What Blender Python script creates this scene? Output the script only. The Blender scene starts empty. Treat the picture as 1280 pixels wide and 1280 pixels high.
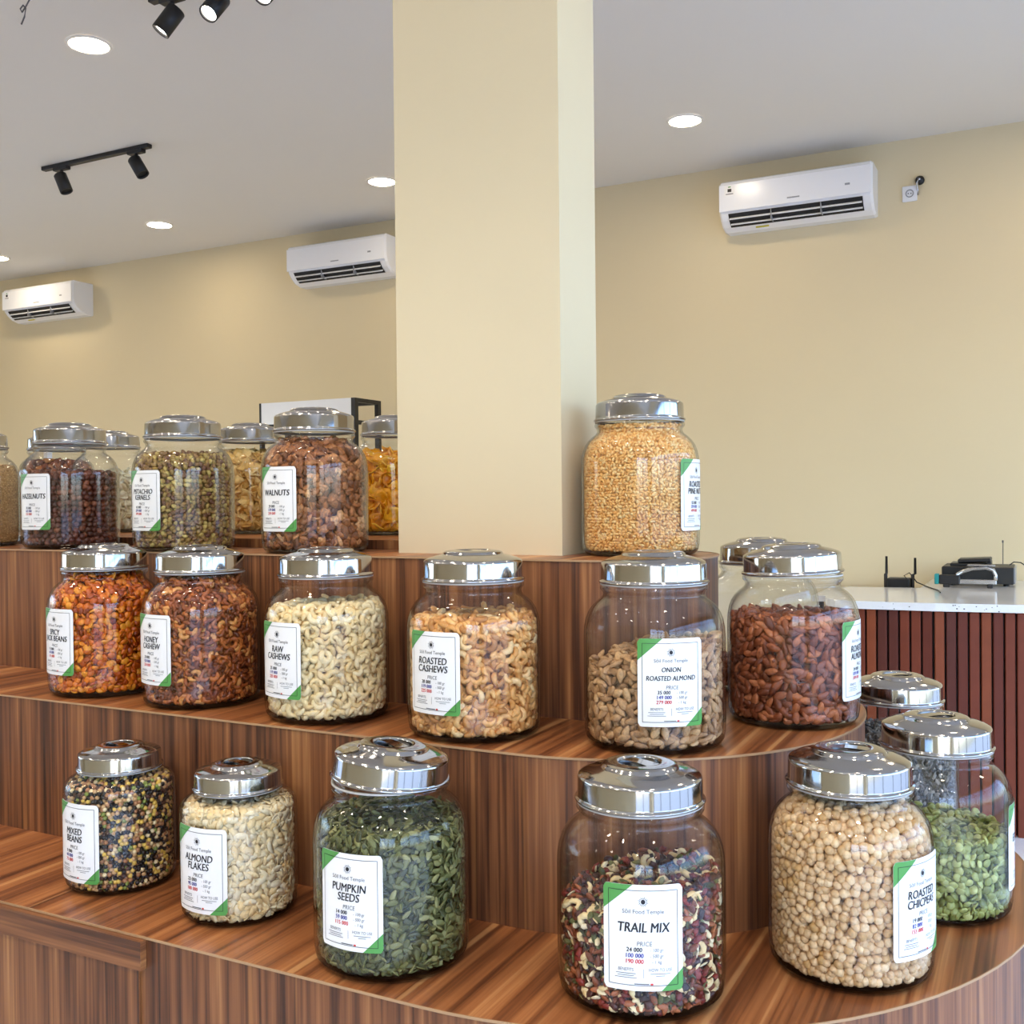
import bpy, math, random
import numpy as np
from mathutils import Matrix, Vector
PI = math.pi
random.seed(7)
RNG = np.random.default_rng(7)
SC = bpy.context.scene
COL = SC.collection

# ------------------------------------------------------------------ camera
YAW, PITCH, ROLL, EYE = 0.47241, 0.01248, -0.00997, 1.4
def camera_axes():
    c, s = math.cos(PITCH), math.sin(PITCH)
    rp = np.array([[1, 0, 0], [0, c, -s], [0, s, c]])
    c, s = math.cos(ROLL), math.sin(ROLL)
    rr = np.array([[c, 0, s], [0, 1, 0], [-s, 0, c]])
    c, s = math.cos(YAW), math.sin(YAW)
    ry = np.array([[c, -s, 0], [s, c, 0], [0, 0, 1]])
    return ry @ (rr @ rp).T
AX = camera_axes()
cam_data = bpy.data.cameras.new('camera')
cam_data.sensor_width = 36.0
cam_data.lens = 1300.0 / 1280.0 * 36.0
cam_data.clip_start = 0.05
cam = bpy.data.objects.new('camera', cam_data)
COL.objects.link(cam)
mw = Matrix.Identity(4)
for i in range(3):
    mw[i][0], mw[i][1], mw[i][2] = AX[i, 0], AX[i, 2], -AX[i, 1]
mw[2][3] = EYE
cam.matrix_world = mw
SC.camera = cam

# ------------------------------------------------------------------ sky, exposure
world = bpy.data.worlds.new('sky')
SC.world = world
world.use_nodes = True
wn = world.node_tree
bg = wn.nodes['Background']
sky = wn.nodes.new('ShaderNodeTexSky')
sky.sky_type = 'NISHITA'
sky.sun_disc = False
sky.sun_elevation = math.radians(48)
sky.sun_rotation = math.radians(200)
sky.air_density = 1.2
sky.dust_density = 2.0
sky.ozone_density = 1.5
cool = wn.nodes.new('ShaderNodeMix'); cool.data_type = 'RGBA'; cool.blend_type = 'MULTIPLY'
cool.inputs['Factor'].default_value = 1.0
cool.inputs['B'].default_value = (0.83, 0.96, 1.20, 1)
wn.links.new(sky.outputs[0], cool.inputs['A'])
wn.links.new(cool.outputs['Result'], bg.inputs[0])
bg.inputs[1].default_value = 0.60
SC.view_settings.view_transform = 'Standard'
SC.view_settings.look = 'None'
SC.view_settings.gamma = 1.0
SC.view_settings.use_curve_mapping = False
SC.view_settings.exposure = 1.15
LAMP_STRENGTH = 41.0          # ceiling lamps
SPOT_STRENGTH = 25.0
SPOT_WATTS = 9.0           # track spots behind the camera, aimed at the stand
SC.cycles.transparent_max_bounces = 40
SC.cycles.max_bounces = 10
SC.cycles.diffuse_bounces = 5
SC.cycles.glossy_bounces = 5
SC.cycles.sample_clamp_indirect = 6.0
SC.cycles.caustics_reflective = False
SC.cycles.caustics_refractive = False

# ------------------------------------------------------------------ helpers: materials
def srgb(r, g, b, a=1.0):
    f = lambda v: (v / 255 / 12.92) if v / 255 <= 0.04045 else ((v / 255 + 0.055) / 1.055) ** 2.4
    return (f(r), f(g), f(b), a)

def nodes_of(m):
    m.use_nodes = True
    nt = m.node_tree
    return nt, nt.nodes, nt.links

def mat(name, rgb, rough=0.5, metal=0.0, noise=0.0, nscale=8.0, bump=0.0, bscale=60.0, spec=0.5, emit=0.0):
    m = bpy.data.materials.new(name)
    nt, N, L = nodes_of(m)
    b = N['Principled BSDF']
    col = srgb(*rgb)
    b.inputs['Base Color'].default_value = col
    b.inputs['Roughness'].default_value = rough
    b.inputs['Metallic'].default_value = metal
    b.inputs['Specular IOR Level'].default_value = spec
    tc = N.new('ShaderNodeTexCoord')
    if noise > 0:
        t = N.new('ShaderNodeTexNoise')
        t.inputs['Scale'].default_value = nscale
        t.inputs['Detail'].default_value = 5
        L.new(tc.outputs['Object'], t.inputs['Vector'])
        mx = N.new('ShaderNodeMix'); mx.data_type = 'RGBA'
        mx.inputs['A'].default_value = tuple(c * (1 - noise) for c in col[:3]) + (1,)
        mx.inputs['B'].default_value = tuple(min(1, c * (1 + noise)) for c in col[:3]) + (1,)
        L.new(t.outputs['Fac'], mx.inputs['Factor'])
        L.new(mx.outputs['Result'], b.inputs['Base Color'])
    if bump > 0:
        t = N.new('ShaderNodeTexNoise')
        t.inputs['Scale'].default_value = bscale
        t.inputs['Detail'].default_value = 4
        L.new(tc.outputs['Object'], t.inputs['Vector'])
        bp = N.new('ShaderNodeBump')
        bp.inputs['Strength'].default_value = bump
        bp.inputs['Distance'].default_value = 0.01
        L.new(t.outputs['Fac'], bp.inputs['Height'])
        L.new(bp.outputs['Normal'], b.inputs['Normal'])
    if emit > 0:
        b.inputs['Emission Color'].default_value = col
        b.inputs['Emission Strength'].default_value = emit
    return m

def math_node(N, L, op, a, b=None):
    n = N.new('ShaderNodeMath'); n.operation = op
    for i, v in enumerate((a, b)):
        if v is None: continue
        if isinstance(v, (int, float)): n.inputs[i].default_value = v
        else: L.new(v, n.inputs[i])
    return n.outputs[0]

def glass_mat(name, tint_face, tint_edge, refl=1.0, edge_pow=3.0):
    """Clear thin glass: see-through with a Schlick mirror, darker where the wall is seen edge-on."""
    m = bpy.data.materials.new(name)
    nt, N, L = nodes_of(m)
    N.remove(N['Principled BSDF'])
    g = N.new('ShaderNodeNewGeometry')
    d = N.new('ShaderNodeVectorMath'); d.operation = 'DOT_PRODUCT'
    L.new(g.outputs['Incoming'], d.inputs[0]); L.new(g.outputs['Normal'], d.inputs[1])
    a = math_node(N, L, 'ABSOLUTE', d.outputs['Value'])
    inv = math_node(N, L, 'SUBTRACT', 1.0, a)
    p5 = math_node(N, L, 'POWER', inv, 5.0)
    fr = math_node(N, L, 'MULTIPLY_ADD', p5, 0.95)
    fr.node.inputs[2].default_value = 0.045 * refl
    pe = math_node(N, L, 'POWER', inv, edge_pow)
    mx = N.new('ShaderNodeMix'); mx.data_type = 'RGBA'
    mx.inputs['A'].default_value = tint_face + (1,)
    mx.inputs['B'].default_value = tint_edge + (1,)
    L.new(pe, mx.inputs['Factor'])
    tr = N.new('ShaderNodeBsdfTransparent')
    L.new(mx.outputs['Result'], tr.inputs['Color'])
    gl = N.new('ShaderNodeBsdfGlossy')
    gl.inputs['Roughness'].default_value = 0.015
    ms = N.new('ShaderNodeMixShader')
    L.new(fr, ms.inputs[0]); L.new(tr.outputs[0], ms.inputs[1]); L.new(gl.outputs[0], ms.inputs[2])
    L.new(ms.outputs[0], N['Material Output'].inputs['Surface'])
    return m

def wood_mat(name, stops, us=42.0, vs=1.1, rough=0.42, streak=(150, 98, 56), seed=0.0, band=11.0):
    """Striped laminate: UV u runs across the grain and v along it, both in metres."""
    m = bpy.data.materials.new(name)
    nt, N, L = nodes_of(m)
    b = N['Principled BSDF']
    b.inputs['Roughness'].default_value = rough
    uv = N.new('ShaderNodeUVMap')
    def noise(su, sv, off, detail, dist=0.0):
        mp = N.new('ShaderNodeMapping')
        mp.inputs['Scale'].default_value = (su, sv, 1)
        mp.inputs['Location'].default_value = (off + seed, off * 0.37, seed)
        L.new(uv.outputs[0], mp.inputs['Vector'])
        t = N.new('ShaderNodeTexNoise')
        t.inputs['Scale'].default_value = 1.0
        t.inputs['Detail'].default_value = detail
        t.inputs['Roughness'].default_value = 0.6
        t.inputs['Distortion'].default_value = dist
        L.new(mp.outputs[0], t.inputs['Vector'])
        return t.outputs['Fac']
    n1 = noise(us, vs, 3.1, 3, 0.25)
    n2 = noise(us * 3.6, vs * 2.2, 9.7, 2)
    n3 = noise(band, vs * 0.35, 17.0, 1)
    s = math_node(N, L, 'MULTIPLY', n1, 0.5)
    s2 = math_node(N, L, 'MULTIPLY_ADD', n2, 0.28); L.new(s, s2.node.inputs[2])
    s3 = math_node(N, L, 'MULTIPLY_ADD', n3, 0.22); L.new(s2, s3.node.inputs[2])
    r = N.new('ShaderNodeValToRGB')
    el = r.color_ramp.elements
    for i, (p, c) in enumerate(stops):
        e = el[i] if i < 2 else el.new(p)
        e.position = p; e.color = srgb(*c)
    L.new(s3, r.inputs[0])
    st = noise(us * 0.9, vs * 0.45, 31.0, 2, 0.15)
    mr = N.new('ShaderNodeMapRange')
    mr.inputs['From Min'].default_value = 0.605; mr.inputs['From Max'].default_value = 0.66
    L.new(st, mr.inputs['Value'])
    mx = N.new('ShaderNodeMix'); mx.data_type = 'RGBA'
    mx.inputs['B'].default_value = srgb(*streak)
    L.new(mr.outputs[0], mx.inputs['Factor']); L.new(r.outputs[0], mx.inputs['A'])
    L.new(mx.outputs['Result'], b.inputs['Base Color'])
    bp = N.new('ShaderNodeBump'); bp.inputs['Strength'].default_value = 0.05; bp.inputs['Distance'].default_value = 0.002
    L.new(n2, bp.inputs['Height']); L.new(bp.outputs[0], b.inputs['Normal'])
    return m

def food_mat(name, stops, rough=0.5, constant=False, spot=0.25, nscale=260.0, spec=0.4, bump=0.25):
    """Colour of one piece from its 'tint' attribute (0..1), with a little mottling."""
    m = bpy.data.materials.new(name)
    nt, N, L = nodes_of(m)
    b = N['Principled BSDF']
    b.inputs['Roughness'].default_value = rough
    b.inputs['Specular IOR Level'].default_value = spec
    at = N.new('ShaderNodeAttribute'); at.attribute_name = 'tint'
    r = N.new('ShaderNodeValToRGB')
    if constant: r.color_ramp.interpolation = 'CONSTANT'
    el = r.color_ramp.elements
    for i, (p, c) in enumerate(stops):
        e = el[i] if i < 2 else el.new(p)
        e.position = p; k = min(1.36, .90 / max(srgb(*c)[:3])); e.color = tuple(v * k for v in srgb(*c)[:3]) + (1,)
    L.new(at.outputs['Fac'], r.inputs[0])
    tc = N.new('ShaderNodeTexCoord')
    t = N.new('ShaderNodeTexNoise'); t.inputs['Scale'].default_value = nscale; t.inputs['Detail'].default_value = 3
    L.new(tc.outputs['Object'], t.inputs['Vector'])
    mx = N.new('ShaderNodeMix'); mx.data_type = 'RGBA'; mx.blend_type = 'MULTIPLY'
    mx.inputs['Factor'].default_value = 1.0
    mr = N.new('ShaderNodeMapRange')
    mr.inputs['From Min'].default_value = 0.3; mr.inputs['From Max'].default_value = 0.7
    mr.inputs['To Min'].default_value = 1 - spot; mr.inputs['To Max'].default_value = 1 + spot * 0.4
    L.new(t.outputs['Fac'], mr.inputs['Value'])
    L.new(r.outputs[0], mx.inputs['A']); L.new(mr.outputs[0], mx.inputs['B'])
    L.new(mx.outputs['Result'], b.inputs['Base Color'])
    if bump:
        bp = N.new('ShaderNodeBump'); bp.inputs['Strength'].default_value = bump; bp.inputs['Distance'].default_value = 0.001
        L.new(t.outputs['Fac'], bp.inputs['Height']); L.new(bp.outputs[0], b.inputs['Normal'])
    return m

# ------------------------------------------------------------------ helpers: meshes
class MB:
    """Collects faces of one mesh, with optional per-loop UVs and material slots."""
    def __init__(self): self.v = []; self.f = []; self.uv = []; self.mi = []; self.sm = []
    def add(self, verts, faces, uvs=None, mi=0, smooth=False):
        o = len(self.v); self.v += [tuple(p) for p in verts]
        for k, f in enumerate(faces):
            self.f.append(tuple(o + i for i in f)); self.mi.append(mi); self.sm.append(smooth)
            self.uv.append(uvs[k] if uvs else None)
    def box(self, x0, x1, y0, y1, z0, z1, mi=0, mtx=None, bev=0.0):
        if bev > 0:
            b = bev
            vs = []; idx = {}
            for sx, X in ((0, (x0, x1)[0]), (1, x1)):
                for sy, Yv in ((0, y0), (1, y1)):
                    for sz, Z in ((0, z0), (1, z1)):
                        dx, dy, dz = (b if sx == 0 else -b), (b if sy == 0 else -b), (b if sz == 0 else -b)
                        idx[(sx, sy, sz)] = len(vs)
                        vs += [(X, Yv + dy, Z + dz), (X + dx, Yv, Z + dz), (X + dx, Yv + dy, Z)]
            q = lambda s, k: idx[s] + k
            fs = []
            for s in (0, 1):
                a = [(s, 0, 0), (s, 1, 0), (s, 1, 1), (s, 0, 1)]; fs.append([q(c, 0) for c in (a if s else a[::-1])])
                a = [(0, s, 0), (0, s, 1), (1, s, 1), (1, s, 0)]; fs.append([q(c, 1) for c in (a if s else a[::-1])])
                a = [(0, 0, s), (1, 0, s), (1, 1, s), (0, 1, s)]; fs.append([q(c, 2) for c in (a if s else a[::-1])])
            for s1 in (0, 1):
                for s2 in (0, 1):
                    fs.append([q((0, s1, s2), 1), q((1, s1, s2), 1), q((1, s1, s2), 2), q((0, s1, s2), 2)])
                    fs.append([q((s1, 0, s2), 0), q((s1, 1, s2), 0), q((s1, 1, s2), 2), q((s1, 0, s2), 2)])
                    fs.append([q((s1, s2, 0), 0), q((s1, s2, 1), 0), q((s1, s2, 1), 1), q((s1, s2, 0), 1)])
            for c in idx: fs.append([q(c, 0), q(c, 1), q(c, 2)])
            # orient every face outwards
            ctr = Vector(((x0 + x1) / 2, (y0 + y1) / 2, (z0 + z1) / 2)); out = []
            for f in fs:
                p = [Vector(vs[i]) for i in f]
                n = (p[1] - p[0]).cross(p[2] - p[0])
                m_ = sum(p, Vector()) / len(p)
                out.append(f if n.dot(m_ - ctr) > 0 else f[::-1])
            fs = out
        else:
            vs = [(x, y, z) for z in (z0, z1) for y in (y0, y1) for x in (x0, x1)]
            fs = [(0, 2, 3, 1), (4, 5, 7, 6), (0, 1, 5, 4), (2, 6, 7, 3), (0, 4, 6, 2), (1, 3, 7, 5)]
        if mtx is not None: vs = [tuple(mtx @ Vector(p)) for p in vs]
        self.add(vs, fs, None, mi)
        return self
    def lathe(self, prof, seg=32, mi=0, mtx=None, smooth=True, closed=False):
        vs = []; ring = []
        for r, z in prof:
            if r < 1e-6: ring.append([len(vs)] * seg); vs.append((0, 0, z))
            else:
                ring.append(list(range(len(vs), len(vs) + seg)))
                vs += [(r * math.cos(2 * PI * k / seg), r * math.sin(2 * PI * k / seg), z) for k in range(seg)]
        fs = []
        pairs = list(zip(ring[:-1], ring[1:]))
        if closed: pairs.append((ring[-1], ring[0]))
        for a, b in pairs:
            for k in range(seg):
                j = (k + 1) % seg
                f = [a[k], a[j], b[j], b[k]]
                f = list(dict.fromkeys(f))
                if len(f) > 2: fs.append(f)
        if mtx is not None: vs = [tuple(mtx @ Vector(p)) for p in vs]
        self.add(vs, fs, None, mi, smooth)
        return self
    def tube(self, pts, r, seg=8, mi=0, caps=True):
        P = [Vector(p) for p in pts]
        rs = r if isinstance(r, (list, tuple)) else [r] * len(P)
        vs = []; fs = []
        up = Vector((0.13, 0.21, 1)).normalized()
        for i, p in enumerate(P):
            t = (P[min(i + 1, len(P) - 1)] - P[max(i - 1, 0)]).normalized()
            a = t.cross(up)
            if a.length < 1e-3: a = t.cross(Vector((1, 0, 0)))
            a.normalize(); b = t.cross(a)
            for k in range(seg):
                w = 2 * PI * k / seg
                vs.append(p + rs[i] * (a * math.cos(w) + b * math.sin(w)))
        for i in range(len(P) - 1):
            for k in range(seg):
                j = (k + 1) % seg
                fs.append((i * seg + k, i * seg + j, (i + 1) * seg + j, (i + 1) * seg + k))
        if caps:
            fs.append(tuple(range(seg))); fs.append(tuple(range((len(P) - 1) * seg, len(P) * seg))[::-1])
        self.add([tuple(v) for v in vs], fs, None, mi, True)
        return self
    def prism(self, outline, z0, z1, mi=0, mtx=None):
        n = len(outline)
        vs = [(x, y, z0) for x, y in outline] + [(x, y, z1) for x, y in outline]
        fs = [tuple(range(n))[::-1], tuple(range(n, 2 * n))] + [(i, (i + 1) % n, n + (i + 1) % n, n + i) for i in range(n)]
        if mtx is not None: vs = [tuple(mtx @ Vector(p)) for p in vs]
        self.add(vs, fs, None, mi)
        return self
    def mesh(self, name, mats):
        me = bpy.data.meshes.new(name)
        me.from_pydata(self.v, [], self.f)
        for m in (mats if isinstance(mats, (list, tuple)) else [mats]): me.materials.append(m)
        me.polygons.foreach_set('material_index', self.mi)
        me.polygons.foreach_set('use_smooth', self.sm)
        if any(u for u in self.uv):
            lay = me.uv_layers.new(name='UVMap')
            flat = []
            for u, f in zip(self.uv, self.f): flat += [c for p in (u or [(0, 0)] * len(f)) for c in p]
            lay.data.foreach_set('uv', flat)
        me.update()
        return me

def link(name, me, parent=None, loc=None, mtx=None):
    o = bpy.data.objects.new(name, me)
    COL.objects.link(o)
    if parent is not None: o.parent = parent
    if mtx is not None: o.matrix_local = mtx
    elif loc is not None: o.location = loc
    return o
def part(name, mb, mats, parent, loc=None, mtx=None):
    return link(name, mb.mesh(name, mats), parent, loc, mtx)
def tag(o, label, cat, group=None, kind=None):
    o['label'] = label; o['category'] = cat
    if group: o['group'] = group
    if kind: o['kind'] = kind
    return o
def thing(name, label, cat, loc=(0, 0, 0), rz=0.0, group=None):
    o = bpy.data.objects.new(name, None)
    o.empty_display_size = 0.05
    COL.objects.link(o)
    o.location = loc; o.rotation_euler = (0, 0, rz)
    return tag(o, label, cat, group)
def structure(name, mb, mats, label=None):
    o = part(name, mb, mats, None)
    o['kind'] = 'structure'
    if label: o['label'] = label
    return o

# ------------------------------------------------------------------ materials
M_WALL = mat('cream_wall_paint', (224, 208, 170), 0.75, noise=0.03, nscale=1.5, bump=0.04, bscale=40)
M_CEIL = mat('ceiling_paint', (224, 220, 212), 0.85, noise=0.02, nscale=1.0)
M_PILLAR = mat('pillar_paint', (214, 199, 165), 0.6, noise=0.04, nscale=4, bump=0.06, bscale=14)
M_FLOOR = mat('pale_granite_tile', (242, 240, 240), 0.35, noise=0.16, nscale=120)
M_GROUND = mat('outdoor_paving', (150, 148, 142), 0.9, noise=0.1, nscale=3)
M_MULL = mat('dark_window_metal', (52, 50, 50), 0.4, metal=0.3)
WOOD_STOPS = [(0.37, (52, 29, 18)), (0.44, (86, 50, 30)), (0.50, (120, 74, 44)), (0.56, (141, 90, 54)), (0.63, (174, 121, 74))]  # same laminate as the tops, darkened to paint in the shade on the risers
M_WOODV = wood_mat('walnut_laminate_vertical_grain', WOOD_STOPS)
M_WOODT = wood_mat('walnut_laminate_top', [(0.37, (76, 40, 21)), (0.44, (116, 66, 36)), (0.50, (150, 91, 51)), (0.56, (172, 109, 63)), (0.63, (204, 144, 90))],
                   us=34, vs=0.9, rough=0.33, streak=(196, 140, 88), seed=4.0)
M_EDGE = mat('pale_edge_banding', (176, 138, 100), 0.5, noise=0.15, nscale=30)
M_STEEL = mat('polished_steel_lid', (176, 174, 172), 0.09, metal=1.0, noise=0.02, nscale=40)
M_STEELD = mat('steel_lid_well', (120, 118, 116), 0.22, metal=1.0)
M_GLASS = glass_mat('clear_jar_glass', (0.992, 0.994, 0.992), (0.62, 0.65, 0.65), 0.55, 5.0)
M_GBASE = glass_mat('thick_jar_base_glass', (0.42, 0.40, 0.38), (0.12, 0.12, 0.12), 1.0, 1.5)  # dark tint stands in for contact shadow and refraction at the jar foot
M_SEAL = mat('clear_rubber_seal', (190, 186, 180), 0.35)
M_PAPER = mat('white_label_paper', (240, 239, 238), 0.35)
M_GREEN = mat('green_print', (84, 152, 74), 0.4)
M_INK = mat('black_print', (28, 26, 30), 0.5)
M_GREY = mat('grey_print', (92, 90, 94), 0.5)
M_BLUE = mat('blue_marker_ink', (44, 44, 140), 0.5)
M_RED = mat('red_marker_ink', (205, 50, 45), 0.5)
M_BLACK = mat('black_powder_coat', (22, 22, 24), 0.45)
M_BLACKP = mat('black_plastic', (26, 26, 28), 0.4)
M_WHITEP = mat('white_gloss_plastic', (240, 241, 244), 0.2, spec=.3)
M_DARK = mat('dark_vent', (18, 18, 20), 0.6)
M_LOUV = mat('grey_louvre', (150, 152, 156), 0.3)
M_YELLOW = mat('yellow_sticker', (206, 190, 50), 0.5)
M_TEAL = mat('teal_plastic', (30, 140, 140), 0.4)
M_SILVER = mat('brushed_silver_metal', (190, 192, 196), 0.25, metal=1.0)
M_CTOP = mat('white_terrazzo_top', (232, 232, 230), 0.12, noise=0.04, nscale=60)
M_CHIP = mat('dark_terrazzo_chip', (70, 64, 60), 0.3)
M_LAMP = mat('lit_lamp_diffuser', (255, 236, 205), 0.5, emit=LAMP_STRENGTH)
M_SPOT = mat('lit_spot_lens', (255, 244, 228), 0.5, emit=SPOT_STRENGTH)
M_RIM = mat('white_lamp_trim', (235, 232, 226), 0.5)

# ------------------------------------------------------------------ room
CEIL, YB, XL, XR, YF = 3.32, 6.0, -9.2, 3.2, -3.2
structure('floor', MB().box(XL - .2, XR + .2, YF - .2, YB + .2, -0.12, 0.0), M_FLOOR)
structure('ceiling', MB().box(XL - .2, XR + .2, YF - .2, YB + .2, CEIL, CEIL + .12), M_CEIL)
structure('wall_back', MB().box(XL - .2, XR + .2, YB, YB + .15, 0, CEIL), M_WALL)
wf = MB()
wf.box(XL - .2, .6, YF - .15, YF, 0, CEIL); wf.box(2.9, XR + .2, YF - .15, YF, 0, CEIL); wf.box(.6, 2.9, YF - .15, YF, 0, .1); wf.box(.6, 2.9, YF - .15, YF, 2.85, CEIL)
structure('wall_front', wf, M_WALL)
# left wall with one window opening
wl = MB()
wl.box(XL - .15, XL, YF, -1.0, 0, CEIL); wl.box(XL - .15, XL, 2.4, YB, 0, CEIL)
wl.box(XL - .15, XL, -1.0, 2.4, 0, 0.3); wl.box(XL - .15, XL, -1.0, 2.4, 2.7, CEIL)
structure('wall_left', wl, M_WALL)
# right wall: shop window front
wr = MB()
wr.box(XR, XR + .15, YF, YB, 2.85, CEIL); wr.box(XR, XR + .15, YF, YB, 0, 0.12)
for a, b in ((YF, -2.6), (5.6, YB)): wr.box(XR, XR + .15, a, b, 0.12, 2.85)
structure('wall_right', wr, M_WALL)
def window_frame(name, x, ys, z0, z1):
    m = MB()
    for y in ys: m.box(x, x + .06, y - .03, y + .03, z0, z1)
    m.box(x, x + .06, ys[0], ys[-1], z0, z0 + .06); m.box(x, x + .06, ys[0], ys[-1], z1 - .06, z1)
    m.box(x, x + .06, ys[0], ys[-1], 2.25, 2.31)
    structure(name, m, M_MULL)
window_frame('window_1', XR + .04, [-2.6 + i * 8.2 / 6 for i in range(7)], 0.12, 2.85)
window_frame('window_2', XL - .10, [-1.0, 0.7, 2.4], 0.3, 2.7)
m = MB()
for x in (.6, 1.75, 2.9): m.box(x - .03, x + .03, YF - .10, YF - .04, .1, 2.85)
m.box(.6, 2.9, YF - .10, YF - .04, 2.25, 2.31); m.box(.6, 2.9, YF - .10, YF - .04, .1, .16); m.box(.6, 2.9, YF - .10, YF - .04, 2.79, 2.85)
structure('window_3', m, M_MULL)
structure('ground_outside', MB().box(-60, 60, -60, 60, -0.40, -0.20), M_GROUND)

# square pillar standing through the stand
structure('wall_pillar', MB().box(-1.051, -0.723, 1.600, 1.757, 0.0, CEIL), M_PILLAR)

# ------------------------------------------------------------------ stepped display stand
XC, YC, XE = -0.65, 1.660, -4.3
Z3, Z2, Z1 = 0.8142, 1.0534, 1.3035
R3, R2, R1 = 0.645, 0.402, 0.172
def outline(R, n=48):
    """Front edge from the far left, round the semicircular end, to the rear edge."""
    pts = [(XE, YC - R)]
    k = int((XC - XE) / 0.25)
    pts = [(XE + (XC - XE) * i / k, YC - R) for i in range(k)]
    pts += [(XC + R * math.sin(PI * i / n), YC - R * math.cos(PI * i / n)) for i in range(n + 1)]
    pts += [(XC + (XE - XC) * i / k, YC + R) for i in range(1, k + 1)]
    return pts
stand = thing('tiered_display_stand', 'walnut-striped stepped stand with a rounded end, carrying the glass jars', 'display stand')
def riser(R, z0, z1, name, u0):
    m = MB(); pts = outline(R); s = u0
    for (xa, ya), (xb, yb) in zip(pts[:-1], pts[1:]):
        d = math.hypot(xb - xa, yb - ya)
        m.add([(xa, ya, z0), (xb, yb, z0), (xb, yb, z1), (xa, ya, z1)], [(0, 1, 2, 3)],
              [[(s, z0), (s + d, z0), (s + d, z1), (s, z1)]], 0, True)
        s += d
    part(name, m, M_WOODV, stand)
def tread(R, Rin, z, name):
    """Flat top ring between this tier's edge and the next riser, 18 mm thick with a pale edge band."""
    m = MB(); a = outline(R); b = outline(Rin) if Rin else [(x, YC) for x, y in outline(R)]
    for i in range(len(a) - 1):
        q = [(*a[i], z), (*a[i + 1], z), (*b[i + 1], z), (*b[i], z)]
        m.add(q, [(0, 1, 2, 3)], [[(p[0], p[1]) for p in q]])
    part(name, m, M_WOODT, stand)
    e = MB(); t = 0.0016
    o1 = outline(R + t)
    for i in range(len(a) - 1):
        q = [(*o1[i], z - .0025), (*o1[i + 1], z - .0025), (*o1[i + 1], z + .0006), (*o1[i], z + .0006), (*a[i], z + .0006), (*a[i + 1], z + .0006)]
        e.add(q, [(0, 1, 2, 3), (3, 2, 5, 4)])
    part('edge_band', e, M_EDGE, stand)
riser(R3 - .001, 0.0, Z3 - .001, 'lower_riser', 0.0)
riser(R2 - .001, Z3, Z2 - .001, 'middle_riser', 3.3)
riser(R1 - .001, Z2, Z1 - .001, 'upper_riser', 7.7)
tread(R3, R2 - .004, Z3, 'lower_tier_top')
tread(R2, R1 - .004, Z2, 'middle_tier_top')
tread(R1, None, Z1, 'upper_tier_top')
# raised shelf behind the upper tier, left of the pillar
sh = MB()
y0, y1, zt = 1.70, 2.22, 1.322
sh.add([(XE, y0, Z1), (-1.06, y0, Z1), (-1.06, y0, zt), (XE, y0, zt)], [(0, 1, 2, 3)], [[(0, 0), (3.2, 0), (3.2, .02), (0, .02)]])
sh.add([(XE, y0, zt), (-1.06, y0, zt), (-1.06, y1, zt), (XE, y1, zt)], [(0, 1, 2, 3)], [[(0, 0), (3.2, 0), (3.2, .5), (0, .5)]], 1)
sh.add([(XE, y1, 0), (-1.06, y1, 0), (-1.06, y1, zt), (XE, y1, zt)], [(3, 2, 1, 0)], [[(0, 0), (0, 1), (1, 1), (1, 0)]])
sh.add([(-1.06, y0, Z1), (-1.06, y1, Z1), (-1.06, y1, zt), (-1.06, y0, zt)], [(0, 1, 2, 3)], [[(0, 0), (.5, 0), (.5, .02), (0, .02)]])
part('raised_back_shelf', sh, [M_WOODV, M_WOODT], stand)
# cabinet front at the left: flush rail with horizontal grain over a set-back door (the riser stays behind it)
yf = YC - R3
xr = -1.079
rail = MB()
q = lambda x0, x1, y, z0, z1: [(x0, y, z0), (x1, y, z0), (x1, y, z1), (x0, y, z1)]
rail.add(q(XE, xr, yf - .0105, Z3 - .042, Z3 - .003), [(0, 1, 2, 3)], [[(0, 0), (0, 3.2), (.04, 3.2), (.04, 0)]])
rail.add([(XE, yf - .0105, Z3 - .042), (xr, yf - .0105, Z3 - .042), (xr, yf, Z3 - .042), (XE, yf, Z3 - .042)], [(3, 2, 1, 0)], [[(0, 0), (0, 3), (.01, 3), (.01, 0)]])
rail.add([(XE, yf - .0105, Z3 - .003), (xr, yf - .0105, Z3 - .003), (xr, yf, Z3 - .003), (XE, yf, Z3 - .003)], [(0, 1, 2, 3)], [[(0, 0), (0, 3), (.01, 3), (.01, 0)]])
rail.add([(xr, yf - .0105, Z3 - .042), (xr, yf, Z3 - .042), (xr, yf, Z3 - .003), (xr, yf - .0105, Z3 - .003)], [(0, 1, 2, 3)], [[(0, 0), (0, .01), (.04, .01), (.04, 0)]])
part('cabinet_rail', rail, M_WOODV, stand)
for i in range(3):
    x1 = xr - 0.012 - i * 0.62; x0 = x1 - 0.615
    d = MB()
    d.add(q(x0, x1, yf - .003, 0.06, Z3 - .046), [(0, 1, 2, 3)], [[(x0 + 9 + i, 0), (x1 + 9 + i, 0), (x1 + 9 + i, .7), (x0 + 9 + i, .7)]])
    d.add([(x1, yf - .003, .06), (x1, yf, .06), (x1, yf, Z3 - .046), (x1, yf - .003, Z3 - .046)], [(0, 1, 2, 3)], [[(0, 0), (.003, 0), (.003, .7), (0, .7)]])
    part('cabinet_door', d, M_WOODV, stand)

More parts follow.
